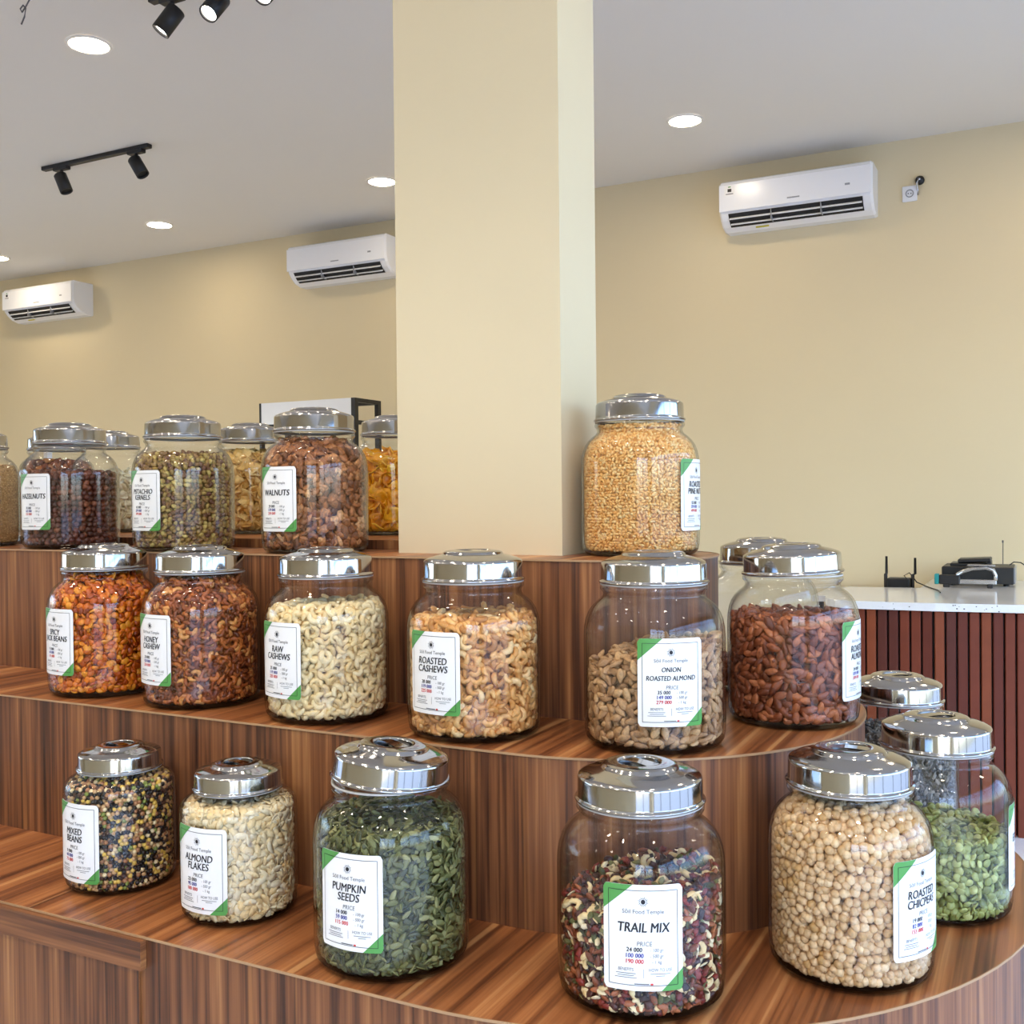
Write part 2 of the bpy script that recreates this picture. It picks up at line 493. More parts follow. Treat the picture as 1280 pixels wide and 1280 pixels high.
# ------------------------------------------------------------------ jars
JAR_OUT = [(0.0, 0.0), (0.086, 0.0), (0.0935, 0.003), (0.0975, 0.009), (0.0993, 0.018), (0.1, 0.032), (0.1, 0.150), (0.0993, 0.163),
           (0.0972, 0.174), (0.0935, 0.184), (0.088, 0.1925), (0.0815, 0.199), (0.0755, 0.2035), (0.0725, 0.2075), (0.0718, 0.2115),
           (0.0738, 0.2145), (0.0763, 0.2175), (0.0763, 0.2205), (0.0738, 0.2235), (0.0722, 0.226), (0.0722, 0.240)]
WALL = 0.0032
def ZM(hs, z):
    """Heights of the squat jar: body and shoulder shortened separately."""
    if hs == 1.0: return z
    return z * .147 / .150 if z <= .150 else .147 + (z - .150) * .385
def LZ(hs, z): return ZM(hs, .226) + (z - .226) * (1.0 if hs == 1.0 else .78)
def inner_profile(s, hs):
    p = [(r * s - WALL, ZM(hs, z)) for r, z in JAR_OUT[5:]]
    return [(0.086 * s, 0.005 * hs), (0.0935 * s, 0.009 * hs), (0.0958 * s, 0.018 * hs)] + p
def jar_profile(s, hs): return [(r * s, ZM(hs, z)) for r, z in JAR_OUT]
def glass_body_mesh(s, hs):
    m = MB()
    o = jar_profile(s, hs)[3:]
    i = inner_profile(s, hs)[1:]
    m.lathe(o, 56)
    m.lathe(i[::-1], 56)
    return m.mesh('glass_body', M_GLASS)
def glass_base_mesh(s, hs):
    m = MB()
    m.lathe(jar_profile(s, hs)[:4] , 56)
    return m.mesh('glass_base', M_GBASE)
LID_P = [(0.0, 0.226), (0.0700, 0.226), (0.0775, 0.2262), (0.0782, 0.2275), (0.0774, 0.2292), (0.0752, 0.2300), (0.0748, 0.2320), (0.0742, 0.2525), (0.0736, 0.2550),
         (0.0715, 0.2568), (0.0660, 0.2592), (0.0560, 0.2624), (0.0475, 0.2642), (0.0455, 0.2650), (0.0445, 0.2672), (0.0420, 0.2690),
         (0.0370, 0.2703), (0.0300, 0.2710), (0.0262, 0.2708), (0.0250, 0.2690)]
WELL_P = [(0.0250, 0.2690), (0.0242, 0.2640), (0.0215, 0.2615), (0.0, 0.2610)]
def lid_mesh(s, hs):
    m = MB()
    m.lathe([(r * s, LZ(hs, z)) for r, z in LID_P], 64, 0)
    m.lathe([(r * s, LZ(hs, z)) for r, z in WELL_P], 32, 1)
    return m.mesh('lid', [M_STEEL, M_STEELD])
def lid_handle_mesh(s, hs):
    m = MB()
    n = 10; vs = []; fs = []
    for i in range(n + 1):
        t = -1 + 2 * i / n
        x = t * 0.0252 * s; z = LZ(hs, 0.2692 + 0.0016 * (1 - t * t))
        w = (0.0085 + 0.002 * t * t) * s
        vs += [(x, -w, z), (x, w, z), (x, w, z - .0022), (x, -w, z - .0022)]
    for i in range(n):
        a = 4 * i
        for k in range(4): fs.append((a + k, a + 4 + k, a + 4 + (k + 1) % 4, a + (k + 1) % 4))
    fs += [(0, 1, 2, 3), (4 * n + 3, 4 * n + 2, 4 * n + 1, 4 * n)]
    m.add(vs, fs, None, 0, False)
    return m.mesh('lid_handle', M_STEEL)
def seal_mesh(s, hs):
    m = MB()
    m.lathe([(.0725 * s, LZ(hs, .2235)), (.0758 * s, LZ(hs, .2235)), (.0758 * s, LZ(hs, .226)), (.0725 * s, LZ(hs, .226))], 48, 0, closed=True)
    return m.mesh('lid_seal', M_SEAL)
def jar_meshes(s, hs):
    return dict(body=glass_body_mesh(s, hs), base=glass_base_mesh(s, hs), lid=lid_mesh(s, hs), handle=lid_handle_mesh(s, hs), seal=seal_mesh(s, hs), s=s, hs=hs)
BIG = jar_meshes(1.0, 1.0)
SMALL = jar_meshes(0.825, 0.735)

# ------------------------------------------------------------------ labels (flat print bent round the glass)
LW, LH = 0.0890, 0.1175
TEXTS = {}
def want_text(body, size, bold=0.0, shear=0.0, xs=1.0):
    key = (body, size, bold, shear, xs)
    if key not in TEXTS:
        c = bpy.data.curves.new('t', 'FONT')
        c.body = body; c.size = size; c.shear = shear
        c.align_x = 'CENTER'; c.align_y = 'CENTER'; c.resolution_u = 3
        c.space_character = 1.02
        o = bpy.data.objects.new('t', c); COL.objects.link(o)
        TEXTS[key] = o
    return key
def bake_texts():
    dg = bpy.context.evaluated_depsgraph_get(); dg.update()
    for k, o in list(TEXTS.items()):
        ev = o.evaluated_get(dg); me = ev.to_mesh()
        vs = [(v.co.x * k[4], v.co.y) for v in me.vertices]
        fs = [tuple(p.vertices) for p in me.polygons]
        if k[2]:                                    # heavier stroke: the same letters printed twice, a hair apart
            n = len(vs)
            vs = [(x - k[2], y - k[2] * .4) for x, y in vs] + [(x + k[2], y + k[2] * .4) for x, y in vs]
            fs = fs + [tuple(i + n for i in f) for f in fs]
        ev.to_mesh_clear()
        c = o.data
        bpy.data.objects.remove(o); bpy.data.curves.remove(c)
        TEXTS[k] = (vs, fs)

def bend(x, y, R, lift): a = x / (R); return ((R + lift) * math.sin(a), -(R + lift) * math.cos(a), y)
def rrect(w, h, r, n=5):
    pts = []
    for cx, cy, a0 in ((w / 2 - r, h / 2 - r, 0), (-w / 2 + r, h / 2 - r, 90), (-w / 2 + r, -h / 2 + r, 180), (w / 2 - r, -h / 2 + r, 270)):
        for i in range(n + 1):
            a = math.radians(a0 + 90 * i / n); pts.append((cx + r * math.cos(a), cy + r * math.sin(a)))
    return pts
def strip_poly(fn, x0, x1, n, R, lift, m, mi=0):
    """Fill between lower(x) and upper(x), cut in n columns so it follows the curve."""
    vs = []; fs = []
    for i in range(n + 1):
        x = x0 + (x1 - x0) * i / n
        lo, hi = fn(x)
        vs += [bend(x, lo, R, lift), bend(x, hi, R, lift)]
    for i in range(n): fs.append((2 * i, 2 * i + 2, 2 * i + 3, 2 * i + 1))
    m.add(vs, fs, None, mi, True)
def rr_fn(w, h, r):
    def f(x):
        d = max(0.0, abs(x) - (w / 2 - r))
        e = h / 2 - r + math.sqrt(max(0, r * r - d * d))
        return -e, e
    return f
LABEL_CACHE = {}
def paper_mesh(R):
    if ('p', R) not in LABEL_CACHE:
        m = MB(); f = rr_fn(LW, LH, .005)
        strip_poly(f, -LW / 2, LW / 2, 36, R, 0.0008, m)
        strip_poly(lambda x: f(x)[::-1], -LW / 2, LW / 2, 36, R, 0.0003, m)
        LABEL_CACHE[('p', R)] = m.mesh('label', M_PAPER)
    return LABEL_CACHE[('p', R)]
def corner_mesh(R, k):
    if (k, R) not in LABEL_CACHE:
        m = MB(); f = rr_fn(LW, LH, .005)
        if k == 'tl':
            w, h = .033, .029
            strip_poly(lambda x: (min(f(x)[1], LH / 2 - h * (1 - (x + LW / 2) / w)), f(x)[1]), -LW / 2, -LW / 2 + w, 14, R, .0011, m)
        else:
            w, h = .025, .024
            strip_poly(lambda x: (f(x)[0], max(f(x)[0], -LH / 2 + h * (1 - (LW / 2 - x) / w))), LW / 2 - w, LW / 2, 14, R, .0011, m)
        LABEL_CACHE[(k, R)] = m.mesh('green_corner', M_GREEN)
    return LABEL_CACHE[(k, R)]
def border_mesh(R):
    if ('b', R) not in LABEL_CACHE:
        m = MB(); w, h, t = LW - .0125, LH - .0125, .0006
        for y in (-h / 2, h / 2): strip_poly(lambda x: (y - t / 2, y + t / 2), -w / 2, w / 2, 24, R, .0014, m)
        for x in (-w / 2, w / 2): strip_poly(lambda x_: (-h / 2, h / 2), x - t / 2, x + t / 2, 1, R, .0014, m)
        LABEL_CACHE[('b', R)] = m.mesh('border_line', M_INK)
    return LABEL_CACHE[('b', R)]
def emblem_mesh(R):
    if ('e', R) not in LABEL_CACHE:
        m = MB(); cy = LH / 2 - .0185
        def poly(pts): m.add([bend(x, cy + y, R, .0014) for x, y in pts], [tuple(range(len(pts)))])
        poly([(.0024 * math.cos(2 * PI * i / 16), .0027 * math.sin(2 * PI * i / 16)) for i in range(16)])
        for i in range(16):
            a = 2 * PI * i / 16 + .1; l = .0066 if i % 2 else .0056
            c, s = math.cos(a), math.sin(a)
            poly([(.0034 * c - .00042 * s, .0034 * s + .00042 * c), (.0034 * c + .00042 * s, .0034 * s - .00042 * c), (l * c, l * s)])
        LABEL_CACHE[('e', R)] = m.mesh('sun_emblem', M_INK)
    return LABEL_CACHE[('e', R)]
def label_plan(title, prices):
    T = []
    y = lambda f: LH / 2 - f * LH
    T.append((want_text('S\u014dil Food Temple', .0066, 0, 0, .95), 0, y(.252), 4))
    n = len(title)
    if n == 1:
        sz, x = (.0152, .80 if len(title[0]) > 8 else .86)
        T.append((want_text(title[0], sz, .00035, .12, x), 0, y(.405), 0))
    else:
        for i, t in enumerate(title):
            small = len(t) > 9
            sz = .0092 if max(map(len, title)) > 12 else .0138
            T.append((want_text(t, sz, .0002 if sz < .01 else .00030, .12, .80 if len(t) > 11 else .82), 0, y((.355, .452)[i]), 0))
    T.append((want_text('PRICE', .0072, 0, .1, .9), .001, y(.555), 1))
    for i, (p, u) in enumerate(zip(prices, ('- 100 gr', '- 500 gr', '- 1 kg'))):
        T.append((want_text(p, .0068, .00018, .05, .9), -.010, y(.612 + .055 * i), (0, 2, 3)[i]))
        T.append((want_text(u, .0054, 0, .1, .85), .0145, y(.614 + .055 * i), 1))
    T.append((want_text('BENEFITS', .0050, 0, .08, .82), -.0195, y(.80), 1))
    T.append((want_text('HOW TO USE', .0050, 0, .08, .82), .0185, y(.80), 1))
    return T
def lettering_mesh(T, R):
    m = MB()
    for key, ox, oy, mi in T:
        vs, fs = TEXTS[key]
        m.add([bend(ox + x, oy + y, R, .0014) for x, y in vs], fs, None, mi)
    y = lambda f: LH / 2 - f * LH
    for cx, ws in ((-.0195, (.022, .018, .024)), (.0185, (.022, .010))):      # lines of print too fine to read
        for i, w in enumerate(ws):
            strip_poly(lambda x: (y(.836 + .02 * i) - .0003, y(.836 + .02 * i) + .0003), cx - w / 2, cx + w / 2, 6, R, .0014, m, 4)
    strip_poly(lambda x: (y(.875), y(.79)), -.0003, .0001, 1, R, .0014, m, 4)
    strip_poly(lambda x: (y(.933) - .0005, y(.933) + .0005), -.010, .006, 6, R, .0014, m, 4)
    strip_poly(lambda x: (y(.933) - .001, y(.933) + .001), .0075, .0105, 2, R, .0014, m, 3)
    return m.mesh('lettering', [M_INK, M_GREY, M_BLUE, M_RED, M_GREY])

# ------------------------------------------------------------------ pieces of food (unit: metres, thin axis along local z)
def ball(nseg=7, nring=4, sx=1, sy=1, sz=1, warp=None):
    vs = [(0, 0, 1)]
    for i in range(1, nring + 1):
        p = PI * i / (nring + 1)
        for k in range(nseg):
            w = 2 * PI * (k + .5 * (i % 2)) / nseg
            vs.append((math.sin(p) * math.cos(w), math.sin(p) * math.sin(w), math.cos(p)))
    vs.append((0, 0, -1)); fs = []
    for k in range(nseg): fs.append((0, 1 + k, 1 + (k + 1) % nseg))
    for i in range(nring - 1):
        a, b = 1 + i * nseg, 1 + (i + 1) * nseg
        for k in range(nseg): fs.append((a + k, b + k, b + (k + 1) % nseg, a + (k + 1) % nseg))
    a = 1 + (nring - 1) * nseg; e = len(vs) - 1
    for k in range(nseg): fs.append((e, a + (k + 1) % nseg, a + k))
    if warp: vs = [warp(*v) for v in vs]
    return np.array([(x * sx, y * sy, z * sz) for x, y, z in vs]), fs
def cashew(l, rnd):
    R = l * .34; n = 7; sg = 6; vs = []; fs = []
    span = math.radians(rnd.uniform(185, 235)); fat = rnd.uniform(.92, 1.1)
    for i in range(n):
        t = i / (n - 1); a = -span / 2 + span * t
        r = l * .215 * fat * (math.sin(PI * (0.10 + .80 * t)) ** .55) * (1.12 - .25 * t)
        for k in range(sg):
            w = 2 * PI * k / sg
            rr = R + r * math.cos(w)
            vs.append((rr * math.cos(a) - R * .45, rr * math.sin(a), r * .95 * math.sin(w)))
    for i in range(n - 1):
        for k in range(sg):
            j = (k + 1) % sg; fs.append((i * sg + k, i * sg + j, (i + 1) * sg + j, (i + 1) * sg + k))
    for i, s_ in ((0, 1), (n - 1, -1)):
        c = np.mean(vs[i * sg:(i + 1) * sg], axis=0)
        a = -span / 2 if i == 0 else span / 2
        off = np.array((-math.sin(a), math.cos(a), 0)) * (-1 if i == 0 else 1) * l * .07
        vs.append(tuple(c + off)); e = len(vs) - 1
        for k in range(sg):
            j = (k + 1) % sg; fs.append((e, i * sg + j, i * sg + k) if s_ == 1 else (e, i * sg + k, i * sg + j))
    return np.array(vs), fs
def almond(l, rnd, rough=0.0):
    ph = rnd.uniform(0, 6)
    def w(x, y, z):
        t = (x + 1) / 2
        k = (1.05 - .45 * t ** 2) * (1 + rough * math.sin(5 * x + ph) * math.cos(4 * y + 3 * z + ph))
        return (x * 1.02, y * k, z * k)
    return ball(8, 5, l / 2, l * .29, l * .2, lambda x, y, z: w(z, x, y))
def seed(l, rnd):
    def w(x, y, z):
        t = (x + 1) / 2
        return (x, y * (1.08 - .5 * t ** 1.6), z * (1 - .2 * t))
    return ball(8, 4, l / 2, l * .30, l * .105, lambda x, y, z: w(z, x, y))
def flake(l, rnd):
    a, b = rnd.uniform(-.25, .25), rnd.uniform(-.2, .2); k = rnd.uniform(.5, .68); n = 9
    pts = [(math.cos(2 * PI * i / n) * (1.06 if i else 1.15), math.sin(2 * PI * i / n) * k) for i in range(n)]
    t = .035; f = lambda x, y: a * x * x + b * x * y
    vs = [(x, y, f(x, y) + t) for x, y in pts] + [(x, y, f(x, y) - t) for x, y in pts] + [(0, 0, t * 1.3), (0, 0, -t * 1.3)]
    fs = [(i, (i + 1) % n, 2 * n) for i in range(n)] + [(n + (i + 1) % n, n + i, 2 * n + 1) for i in range(n)] + [(i, n + i, n + (i + 1) % n, (i + 1) % n) for i in range(n)]
    return np.array(vs) * l / 2, fs
def chickpea(d, rnd):
    ph = rnd.uniform(.85, 1.05)
    def w(x, y, z):
        k = 1 - .13 * math.exp(-(y * 3.2) ** 2) * (1 if z > -.2 else .3)     # the seam between its two halves
        return (x * 1.1 * k + (.12 if x > .9 else 0), y * ph * k, z * .95 * k)
    return ball(8, 5, d / 2, d / 2, d / 2, w)
def lump(l, rnd, asp=(1, .7, .55), amp=.28, fr=3.0, seg=8, ring=5):
    p = [rnd.uniform(0, 6) for _ in range(4)]
    def w(x, y, z):
        k = 1 + amp * (math.sin(fr * x + p[0]) * math.cos(fr * y + p[1]) + .6 * math.sin(fr * 1.7 * z + p[2] + 2 * y))
        return (x * k, y * k, z * k)
    return ball(seg, ring, l / 2 * asp[0], l / 2 * asp[1], l / 2 * asp[2], w)
def walnut(l, rnd):
    p = rnd.uniform(0, 6)
    def w(x, y, z):
        groove = 1 - .38 * math.exp(-(y * 4) ** 2)
        k = groove * (1 + .20 * math.sin(8 * x + p) * math.cos(7 * z + p) + .12 * math.sin(13 * y + 5 * x))
        return (x * k * 1.0, y * k, (z * k if z > 0 else z * .35) + .18 * x * x)
    return ball(10, 7, l / 2, l * rnd.uniform(.28, .42), l * .3, w)
def disc_half(d, rnd):
    k = rnd.uniform(.72, .95)
    def w(x, y, z): return (x, y * k, z * (1.0 if z > 0 else .25) - .1 * (1 - x * x - y * y))
    return ball(8, 4, d / 2, d / 2, d * .24, w)
def chip(l, rnd, curl=.45, k=None, t=.05):
    k = k or rnd.uniform(.6, .95); n = 10; a = rnd.uniform(-curl, curl); b = rnd.uniform(-curl, curl); p = rnd.uniform(0, 6)
    rim = [(math.cos(2 * PI * i / n) * (1 + .12 * math.sin(3 * i + p)), math.sin(2 * PI * i / n) * k * (1 + .12 * math.cos(2 * i + p))) for i in range(n)]
    f = lambda x, y: a * x * x + b * y * y + .18 * math.sin(2.5 * x + p)
    vs = []; fs = []
    for s_ in (t, -t):
        vs += [(x, y, f(x, y) + s_ * .6) for x, y in rim] + [(x * .55, y * .55, f(x * .55, y * .55) + s_) for x, y in rim] + [(0, 0, f(0, 0) + s_)]
    o = 2 * n + 1
    for i in range(n):
        j = (i + 1) % n
        fs += [(i, j, n + j, n + i), (n + i, n + j, 2 * n), (o + j, o + i, o + n + i, o + n + j), (o + n + j, o + n + i, o + 2 * n), (j, i, o + i, o + j)]
    return np.array(vs) * l / 2, fs

def variants(fn, n, tints=None, jitter=.08):
    out = []
    for i in range(n):
        v, f = fn(random)
        v = v * random.uniform(1 - jitter, 1 + jitter)
        t = tints[i % len(tints)] if tints else (i + .5) / n
        out.append((v, f, t))
    random.shuffle(out)
    return out
def piece_mesh(name, var, m):
    v, f, t = var
    me = bpy.data.meshes.new(name)
    me.from_pydata(v.tolist(), [], f)
    me.materials.append(m)
    me.polygons.foreach_set('use_smooth', [True] * len(f))
    a = me.attributes.new('tint', 'FLOAT', 'POINT')
    a.data.foreach_set('value', [t] * len(v))
    return me
def merged_mesh(name, groups, mats, core=None):
    """groups: [(variants, variant index array, matrices (n,3,3), positions (n,3), material slot)]"""
    V, F, LT, T, MI = [], [], [], [], []; off = 0
    for vars_, idx, rots, pos, slot in groups:
        for k, (v, f, t) in enumerate(vars_):
            sel = np.nonzero(idx == k)[0]
            if not len(sel): continue
            P = np.einsum('nij,vj->nvi', rots[sel], v) + pos[sel][:, None, :]
            n, nv = len(sel), len(v)
            V.append(P.reshape(-1, 3))
            T.append(np.repeat(np.clip(t + RNG.normal(0, .03, n) if t not in (0, 1) else np.full(n, t), 0, 1), nv))
            fl = np.array([i for q in f for i in q]); lens = np.array([len(q) for q in f])
            F.append((fl[None, :] + (off + np.arange(n) * nv)[:, None]).ravel()); LT.append(np.tile(lens, n))
            MI.append(np.full(n * len(f), slot)); off += n * nv
    if core is not None:
        v, f, t, slot = core
        V.append(v); T.append(np.full(len(v), t)); F.append(np.array([i + off for q in f for i in q])); LT.append(np.array([len(q) for q in f]))
        MI.append(np.full(len(f), slot)); off += len(v)
    V, F, LT, T, MI = map(np.concatenate, (V, F, LT, T, MI))
    me = bpy.data.meshes.new(name)
    me.vertices.add(len(V)); me.vertices.foreach_set('co', V.astype(np.float32).ravel())
    me.loops.add(len(F)); me.loops.foreach_set('vertex_index', F.astype(np.int32))
    me.polygons.add(len(LT))
    me.polygons.foreach_set('loop_start', np.concatenate([[0], np.cumsum(LT)[:-1]]).astype(np.int32))
    me.polygons.foreach_set('material_index', MI.astype(np.int32))
    me.polygons.foreach_set('use_smooth', np.ones(len(LT), dtype=bool))
    me.update(calc_edges=True)
    for m in mats: me.materials.append(m)
    a = me.attributes.new('tint', 'FLOAT', 'POINT'); a.data.foreach_set('value', T.astype(np.float32))
    return me

SLOPE_DIR = np.array([0.89, 0.455])
def pack(s, hs, zf, slope, sp, layers, depth0, dstep, jit=.22, topnoise=.35):
    """Loose packing against the inside of the glass plus the heaped top. Returns positions, normals, layer numbers (-1 = top)."""
    prof = np.array(inner_profile(s, hs))
    seg = np.hypot(*np.diff(prof, axis=0).T); arc = np.concatenate([[0], np.cumsum(seg)])
    P, Nn, Ly = [], [], []
    fill = lambda xy: zf + slope * (xy @ SLOPE_DIR) / (s * .1)
    for L in range(layers):
        dep = depth0 + L * dstep
        u = sp * .45 + (L % 2) * sp * .3; row = 0
        while u < arc[-1]:
            i = min(np.searchsorted(arc, u, side='right') - 1, len(seg) - 1)
            t = (u - arc[i]) / seg[i]
            p = prof[i] + t * (prof[i + 1] - prof[i])
            tg = (prof[i + 1] - prof[i]) / seg[i]
            nr, nz = tg[1], -tg[0]
            r, z = p[0] - nr * dep, p[1] - nz * dep
            if r > sp * .5 and z > .004:
                n = max(3, int(round(2 * PI * r / sp)))
                w = 2 * PI * (np.arange(n) + .5 * (row % 2)) / n + RNG.uniform(0, 6.28)
                w = w + RNG.normal(0, jit, n) * sp / r
                zz = z + RNG.normal(0, jit, n) * sp * .8
                zz = np.maximum(zz, .007 * hs + depth0 * .6)
                rr = r + RNG.uniform(-.25, 0, n) * dstep
                xy = np.stack([rr * np.cos(w), rr * np.sin(w)], 1)
                ok = zz < fill(xy)
                P.append(np.column_stack([xy, zz])[ok])
                Nn.append(np.column_stack([np.cos(w) * nr, np.sin(w) * nr, np.full(n, nz)])[ok]); Ly.append(np.full(ok.sum(), L))
            u += sp * .87; row += 1
    rt = np.interp(zf, prof[:, 1], prof[:, 0]) - depth0
    for k in range(2):
        g = np.arange(-rt, rt, sp * .95)
        gx, gy = np.meshgrid(g, g); xy = np.column_stack([gx.ravel(), gy.ravel()]) + RNG.normal(0, jit, (gx.size, 2)) * sp
        ok = np.hypot(*xy.T) < rt * .985
        xy = xy[ok]
        z = fill(xy) - k * sp * .5 + RNG.uniform(-topnoise, topnoise, len(xy)) * sp
        rlim = np.interp(z, prof[:, 1], prof[:, 0]) - depth0
        ok = np.hypot(*xy.T) < rlim
        P.append(np.column_stack([xy, z])[ok]); n = ok.sum()
        Nn.append(np.tile([0, 0, 1.], (n, 1))); Ly.append(np.full(n, -1 - k))
    return np.concatenate(P), np.concatenate(Nn), np.concatenate(Ly), fill
def orient(N_, tilt):
    """Random frames whose z axis follows N_ within a random tilt, spun freely."""
    n = len(N_)
    a = RNG.normal(0, 1, (n, 3))
    z = N_ + np.clip(RNG.normal(0, tilt, (n, 3)), -1.6, 1.6); z /= np.linalg.norm(z, axis=1)[:, None]
    x = a - (a * z).sum(1)[:, None] * z; x /= np.linalg.norm(x, axis=1)[:, None]
    y = np.cross(z, x)
    return np.stack([x, y, z], 2)
def core_mesh(s, hs, zf, slope, inset, t, slot, drop):
    prof = [p for p in inner_profile(s, hs) if p[1] < zf - drop]
    pr = [(max(.01, r - inset), z + .002) for r, z in prof]
    rl = np.interp(zf - drop, [p[1] for p in inner_profile(s, hs)], [p[0] for p in inner_profile(s, hs)]) - inset
    pr += [(rl, zf - drop), (0, zf - drop)]
    m = MB(); m.lathe([(0, .012)] + pr, 32)
    v = np.array(m.v)
    top = v[:, 2] > zf - drop - .05
    k = np.clip((v[:, 2] - .03) / max(zf - drop - .03, .01), 0, 1)
    v[:, 2] += k * slope * (v[:, :2] @ SLOPE_DIR) / (s * .1)
    return v, m.f, t, slot

FM = dict(
    jack=food_mat('spicy_bean', [(0, (120, 44, 8)), (.4, (176, 78, 14)), (.75, (206, 112, 24)), (1, (226, 150, 44))], .25, spot=.3),
    honey=food_mat('honey_glazed_cashew', [(0, (86, 38, 18)), (.5, (132, 66, 30)), (.85, (170, 96, 44)), (1, (206, 150, 84))], .22, spot=.3),
    raw=food_mat('raw_cashew', [(0, (196, 168, 118)), (.5, (222, 198, 148)), (1, (238, 220, 178))], .45, spot=.12),
    rc=food_mat('roasted_cashew', [(0, (158, 104, 54)), (.4, (192, 138, 78)), (.8, (214, 164, 102)), (1, (232, 200, 148))], .38, spot=.2),
    onion=food_mat('onion_coated_almond', [(0, (132, 98, 66)), (.5, (160, 122, 84)), (1, (188, 152, 110))], .55, spot=.3, bump=.5),
    almond=food_mat('roasted_almond', [(0, (92, 44, 24)), (.5, (124, 64, 36)), (.9, (152, 86, 50)), (1, (170, 104, 66))], .4, spot=.3, bump=.5),
    hazel=food_mat('hazelnut', [(0, (58, 28, 20)), (.6, (88, 44, 32)), (1, (120, 70, 46))], .35, spot=.3),
    pist=food_mat('pistachio_kernel', [(0, (92, 58, 44)), (.35, (124, 92, 52)), (.7, (142, 116, 60)), (1, (180, 158, 90))], .45, spot=.3),
    walnut=food_mat('walnut', [(0, (92, 50, 24)), (.5, (142, 86, 46)), (.85, (172, 116, 70)), (1, (206, 160, 112))], .5, spot=.5, nscale=200),
    pine=food_mat('pine_nut', [(0, (184, 130, 66)), (.5, (212, 164, 96)), (1, (234, 202, 142))], .4, spot=.15),
    mixed=food_mat('mixed_bean', [(0, (24, 20, 22)), (.26, (70, 44, 34)), (.36, (178, 140, 96)), (.55, (204, 168, 78)), (.68, (116, 126, 58)), (.8, (214, 190, 146)), (.92, (150, 104, 70))], .35, True, spot=.2),
    flakes=food_mat('almond_flake', [(0, (214, 186, 134)), (.5, (232, 210, 164)), (1, (244, 228, 192))], .5, spot=.12),
    pumpkin=food_mat('pumpkin_seed', [(0, (46, 49, 25)), (.45, (74, 77, 40)), (.8, (98, 99, 55)), (1, (136, 132, 86))], .45, spot=.2),
    chick=food_mat('chickpea', [(0, (176, 138, 86)), (.2, (182, 148, 106)), (.7, (196, 164, 124)), (1, (210, 182, 142))], .5, spot=.2),
    green=food_mat('green_bean_half', [(0, (92, 98, 46)), (.5, (130, 138, 74)), (1, (168, 172, 108))], .4, spot=.25),
    grain=food_mat('fine_grain', [(0, (150, 112, 66)), (.5, (182, 142, 90)), (1, (206, 172, 120))], .6, spot=.2),
    white=food_mat('white_chip', [(0, (196, 186, 150)), (1, (232, 226, 200))], .5, spot=.15),
    apple=food_mat('pale_fruit_chip', [(0, (176, 132, 64)), (.5, (206, 168, 94)), (1, (226, 198, 134))], .45, spot=.2, nscale=120),
    mango=food_mat('mango_slice', [(0, (176, 104, 8)), (.5, (212, 146, 16)), (1, (236, 188, 50))], .35, spot=.2, nscale=120),
    sunf=food_mat('dark_seed', [(0, (40, 38, 38)), (.5, (92, 88, 84)), (1, (156, 150, 140))], .5, spot=.2),
    raisin=food_mat('dark_raisin', [(0, (34, 18, 18)), (1, (72, 36, 32))], .35, spot=.3),
    berry=food_mat('red_dried_berry', [(0, (84, 20, 18)), (1, (128, 42, 34))], .35, spot=.3),
)
JARS = {}
def add_jar(key, kit, x, y, z, label, title=None, prices=None, phi=0.0, lid_tilt=None, zc=.100):
    j = thing('glass_storage_jar', label, 'jar', (x, y, z), 0, 'lidded glass jars on the stepped stand')
    link('glass_body', kit['body'], j); link('glass_base', kit['base'], j)
    lid = link('lid', kit['lid'], j)
    if lid_tilt:
        ang, axis_deg = lid_tilt
        ax = Vector((math.cos(math.radians(axis_deg)), math.sin(math.radians(axis_deg)), 0))
        c = Vector((0, 0, .229 * kit['hs']))
        lid.matrix_local = Matrix.Translation(c + Vector((0, 0, .0015))) @ Matrix.Rotation(math.radians(ang), 4, ax) @ Matrix.Translation(-c)
    h = link('lid_handle', kit['handle'], lid)
    h.rotation_euler = (0, 0, random.uniform(-.5, .9))
    link('lid_seal', kit['seal'], j)
    if title:
        JARS[key] = (j, kit, title, prices, phi, zc, label)
    return j
def finish_label(j, kit, title, prices, phi, zc, plan):
    R = .1 * kit['s']
    lab = link('label', paper_mesh(R), j, mtx=Matrix.Translation((0, 0, zc)) @ Matrix.Rotation(math.radians(phi), 4, 'Z'))
    link('green_corner', corner_mesh(R, 'tl'), lab); link('green_corner', corner_mesh(R, 'br'), lab)
    link('border_line', border_mesh(R), lab); link('sun_emblem', emblem_mesh(R), lab)
    link('lettering', lettering_mesh(plan, R), lab)

